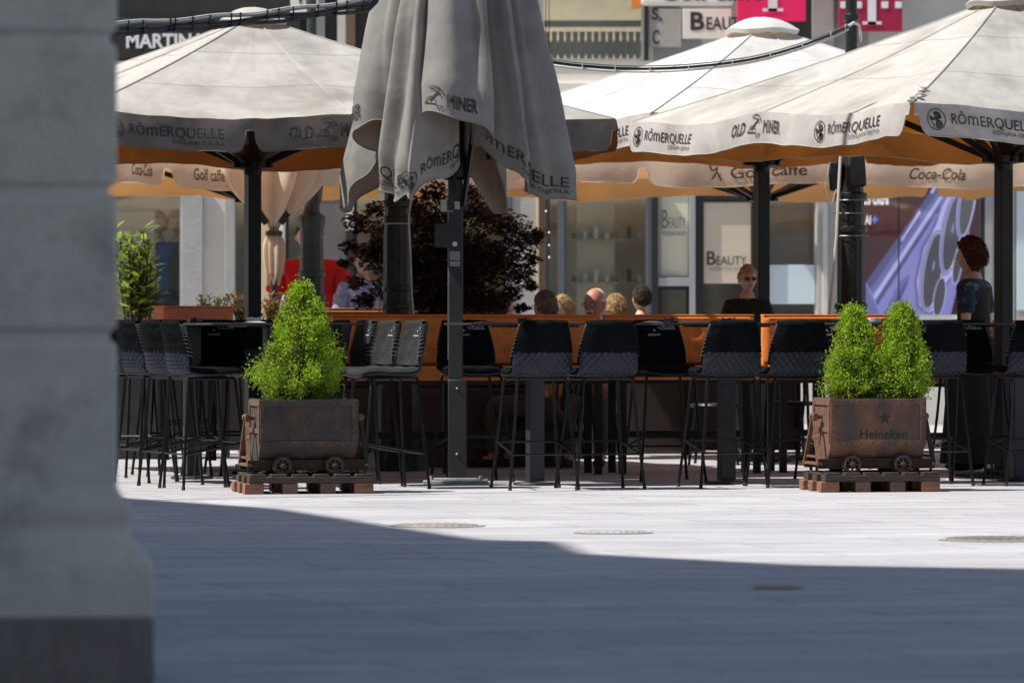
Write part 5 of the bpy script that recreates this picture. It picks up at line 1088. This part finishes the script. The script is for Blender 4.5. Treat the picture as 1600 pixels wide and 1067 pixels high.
flat([(1380, 495), (1392, 468), (1408, 440), (1420, 428), (1423, 434), (1412, 458), (1396, 495)], 'violet_mid', 4); flat([(1388, 495), (1400, 468), (1418, 438), (1421, 440), (1408, 470), (1398, 495)], 'violet_dark', 5)
flat([(1433, 480), (1430, 440), (1441, 385), (1460, 350), (1470, 320), (1482, 296), (1494, 280), (1506, 256), (1519, 250), (1524, 262), (1516, 330), (1505, 380), (1498, 420), (1478, 450), (1470, 484), (1452, 493)], 'violet_mid', 5)
flat([(1438, 478), (1434, 440), (1445, 388), (1464, 352), (1474, 322), (1486, 298), (1498, 282), (1509, 259), (1520, 254), (1520, 330), (1508, 376), (1500, 416), (1476, 446), (1466, 480), (1452, 489)], 'violet_light', 6)
for j, (cx, cy, a_, b_) in enumerate(((1459, 423, 14, 60), (1489, 365, 13, 60), (1513, 314, 11, 55))):
    for q, (e, m_) in enumerate(((5, 'violet_dark'), (3.2, 'lens_rim'), (1.6, 'violet_mid'), (.0, 'lens_rim'), (-1.3, 'lens'))): oval(cx - (e > 1) * 1.5, cy + (e > 1) * 1, a_ + e * .8, b_ + e, 9, m_, 7 + j * 5 + q)
    oval(cx + 1, cy - 8, 1.6, 8, 9, 'violet', 30)
for j, (cx, cy, a_, b_) in enumerate(((1469, 464, 8, 30), (1497, 415, 6, 28))):
    oval(cx, cy, a_ + 1.2, b_ + 1.2, 9, 'lens_rim', 24 + 2 * j); oval(cx, cy, a_, b_, 9, 'lens', 25 + 2 * j)
fnS = lambda x, y: Vector((x, DF - yS - .004, y)); mb = MB()
put_text(mb, 'Galaxy S26 Ultra', fnS, fx(1308), fx(1390) - fx(1308), fz(319), fz(301) - fz(319), .035); put_text(mb, 'Galaxy AI', fnS, fx(1322), fx(1362) - fx(1322), fz(350), fz(336) - fz(350), .035); mb.build('lettering', 'scr_white', scn)
mb = MB(); put_poly(mb, star_pts(.05, 4, .35), fnS, fx(1368), fz(343)); mb.build('sparkle', 'scr_blue', scn)
m = MB(); fb(m, 1306, 236, 1312, 496, .06, .1); fb(m, 1532, 236, 1538, 496, .06, .1); fb(m, 1403, 240, 1405, 496, .03, .02); fb(m, 1312, 234, 1532, 240, .06, .1); fr = m.build('window', 'dark_frame', B); fb(MB(), 1312, 240, 1500, 496, .02, .012).build('pane', 'glass_shop', fr) if False else None
M['glass_shop'] = glassmat('glass_shop', (.92, .92, .92), .06, .02); fb(MB(), 1312, 240, 1532, 496, .02, .012).build('pane', 'glass_shop', fr)
M['poster_cream'] = mat('poster_cream', (.66, .62, .48), .8); M['poster_beige'] = mat('poster_beige', (.58, .49, .37), .8, c2=(.63, .54, .41), ns=3)
# posters, signs
def sign(nm, m, x0, y0, x1, y1, y, d, label, cat, texts=(), bev=.003):
    t = thing(nm, label, cat, (fx((x0 + x1) / 2), DF - y, fz(y1))); w_, h_ = fx(x1) - fx(x0), fz(y0) - fz(y1)
    MB().box((0, d / 2, h_ / 2), (w_, d, h_)).build('board', m, t, bevel=bev)
    fn = lambda x, yy: Vector((x, -.004, yy))
    for s, tx0, tx1, by, ty, mt, *r in texts:
        mb = MB(); put_text(mb, s, fn, fx(tx0) - t.location.x, fx(tx1) - fx(tx0), fz(by) - t.location.z, fz(ty) - fz(by), r[0] if r else .01); mb.build('lettering', mt, t)
    return t
sign('shop_sign', 'fascia', 150, 30, 330, 92, .16, .05, 'black fascia sign with white capital letters above the left parasol', 'sign', [('MARTINA', 199, 322, 76, 54, 'logo_white', .03)])
sign('wall_poster', 'cream', 455, -40, 498, 28, .17, .03, 'small black and white poster high above the left parasol', 'poster', [('VE', 462, 490, 8, -25, 'print', .03)])
sign('projecting_sign', 'cream', 1000, -40, 1142, 14, .6, .12, 'white rounded coffee bar sign jutting out above the centre', 'sign', [('Golf caffe', 1028, 1190, 6, -22, 'print', .03)], .03)
sign('orange_light_box', 'orange', 985, -20, 1000, 18, .5, .1, 'small orange box at the left end of the coffee bar sign', 'sign')
sign('beauty_sign', 'cream', 1066, 16, 1142, 62, .14, .04, 'cream salon sign with large dark capitals behind the white parasol', 'sign', [('B', 1078, 1100, 48, 20, 'print', .03), ('EAUTY', 1103, 1168, 48, 28, 'print', .02)])
sign('small_sign', 'pil', 1014, 16, 1064, 75, .12, .04, 'grey panel with curled strokes left of the salon sign', 'sign', [('S,', 1018, 1034, 32, 14, 'print', .03), ('C', 1019, 1030, 70, 48, 'print', .02)])
def tsign(x0, x1, y0, y1, m, label, d=.1):
    t = sign('telephone_shop_sign', m, x0, y0, x1, y1, .35, .12, label, 'sign'); w_ = fx(x1) - fx(x0); mb = MB(); y = -.008
    fn = lambda x, z: Vector((x, y, z)); c = 0; k = w_ / .6; hh = fz(y0) - fz(y1)
    def rc(a, b_, c_, d_): mb.add([fn(a * k, b_), fn(c_ * k, b_), fn(c_ * k, d_), fn(a * k, d_)], [(0, 1, 2, 3)])
    o = hh - .52 * k if hh > .52 * k else 0
    b0 = .07 if m == 'magenta_dark' else .10
    rc(-.03, b0, .05, b0 + .42); rc(-.08, b0, .10, b0 + .03); rc(-.17, b0 + .40, .19, b0 + .44); rc(-.17, b0 + .30, -.14, b0 + .42); rc(.16, b0 + .30, .19, b0 + .42)
    for x in (-.26, -.12, .13, .26): rc(x - .03, b0 + .17, x + .035, b0 + .24)
    mb.build('emblem', 'logo_white', t)
tsign(1150, 1256, -70, 36, 'magenta', 'bright magenta shop sign with white squares behind the domed parasol cap')
tsign(1308, 1406, -60, 52, 'magenta_dark', 'darker magenta shop sign with a large white letter above the right parasol')
sign('window_poster', 'poster_cream', 1032, 288, 1075, 432, .03, .01, 'cream window poster with dark salon lettering left of the black door', 'poster', [('B', 1034, 1044, 357, 327, 'grey_text', .01), ('EAUTY', 1045, 1071, 357, 339, 'grey_text', .0), ('FRIZERSKI SALON', 1035, 1071, 368, 361, 'grey_text', .0)])
sign('door_poster', 'poster_beige', 1099, 317, 1173, 443, .06, .01, 'beige door poster with salon lettering pinned by small screws', 'poster', [('B', 1104, 1118, 414, 392, 'print', .012), ('EAUTY', 1119, 1166, 414, 400, 'print', .004), ('KOZMETIČKI SALON', 1108, 1164, 423, 417, 'grey_text', .0)])
sign('opening_plate', 'dark_frame', 1100, 283, 1173, 312, .10, .01, 'black plate with pink and white small print over the salon door', 'sign', [('FRIZERSKI SALON', 1108, 1166, 291, 286, 'pink_text', .02), ('PON - PET', 1124, 1142, 301, 297, 'logo_white', .0)])
sign('bar_window_poster', 'pale_blue', 1199, 287, 1273, 314, .03, .01, 'pale blue strip poster with grey coffee bar lettering at the top of the window', 'poster', [('Golf caffe', 1205, 1264, 307, 287, 'grey_text', .012)])
sign('lower_window_poster', 'pale_blue', 1199, 414, 1273, 475, .03, .01, 'plain pale blue poster filling the lower part of the bar window', 'poster')
sign('notice_sheets', 'paper', 424, 340, 444, 470, .10, .01, 'white notice sheets pasted on the panel beside the left parasol pole', 'poster', [('opening hours', 426, 441, 400, 396, 'grey_text'), ('menu', 428, 440, 385, 378, 'pink_text'), ('notice', 427, 441, 430, 425, 'grey_text')])
# mannequins in the left shop window
M['mannequin'] = mat('mannequin', (.55, .42, .30), .4)
for px, lb, sh_, tr_ in ((247, 'shop mannequin in a pale blue shirt behind the left window', 'blue_shirt', 'grey_cloth'), (276, 'shop mannequin in dark green dress clothes at the right end of the left window', 'green_shirt', 'grey_cloth')):
    person(lb, px, DF + .7, 175, 'stand', 1.10, skinm='mannequin', hair=('hair_fair', .016, 1.2, .03), shirt=sh_, trou=tr_, z0=.3)['category'] = 'mannequin'
for o in list(bpy.data.objects):
    if o.name.startswith('person') and o.get('category') == 'mannequin': o.name = 'mannequin'
M['dark_wood'] = mat('dark_wood', (.022, .015, .012), .7, c2=(.035, .024, .018), ns=6, stretch=(1, 1, 8))
t = thing('terrace_deck', 'low dark timber deck carrying the far cafe seats', 'deck', (PX(925, 43.7), 43.7, 0)); MB().box((0, 0, .07), (1.75, 2.2, .14)).build('boards', 'dark_wood', t, bevel=.005)
# low dark divider panels behind the terrace, added to keep the gaps dark
for i, (px, lb) in enumerate(((620, 'dark slatted divider panel added for darkness behind the maple planter'), (800, 'dark slatted divider panel added for darkness beneath the seated men'), (985, 'dark slatted divider panel added for darkness beneath the dark haired man'), (385, 'dark slatted divider panel added for darkness behind the single shrub'), (200, 'dark slatted divider panel added for darkness behind the stone pillar'), (1160, 'dark slatted divider panel added for darkness beneath the boy in black'))):
    D = 42.2; t = thing('added_dark_panel', lb, 'backing', (PX(px, D), D, 0), R(4), 'dark divider panels added behind the terrace')
    MB().box((0, 0, .40), (.90, .03, .72)).build('panel', 'dark_wood', t, bevel=.004)  # added dark panel, keeps the gap dark
    for x in (-.46, .46): MB().box((x, 0, .39), (.04, .06, .78)).build('post', 'black_metal', t)
# a row of warm bulbs beside the window
for i, (px, py) in enumerate(((858, 363), (858, 383), (858, 402), (853, 330))):
    t = thing('hanging_bulb', ['topmost', 'middle', 'lowest', 'single high'][i] + ' small hanging bulb beside the brown mullion', 'lamp', (PX(px, 47.5), 47.5, PZ(py, 47.5))); M.setdefault('bulb', mat('bulb', (.9, .8, .6), .3, emit=(1, .8, .5), es=.8))
    MB().ell((0, 0, 0), (.0075, .0075, .010), 10, 8).build('bulb', 'bulb', t); MB().tube([(0, 0, .02), (0, 0, 2.2 - (402 - py) * .0)], .004, 5).build('cord', 'iron', t)
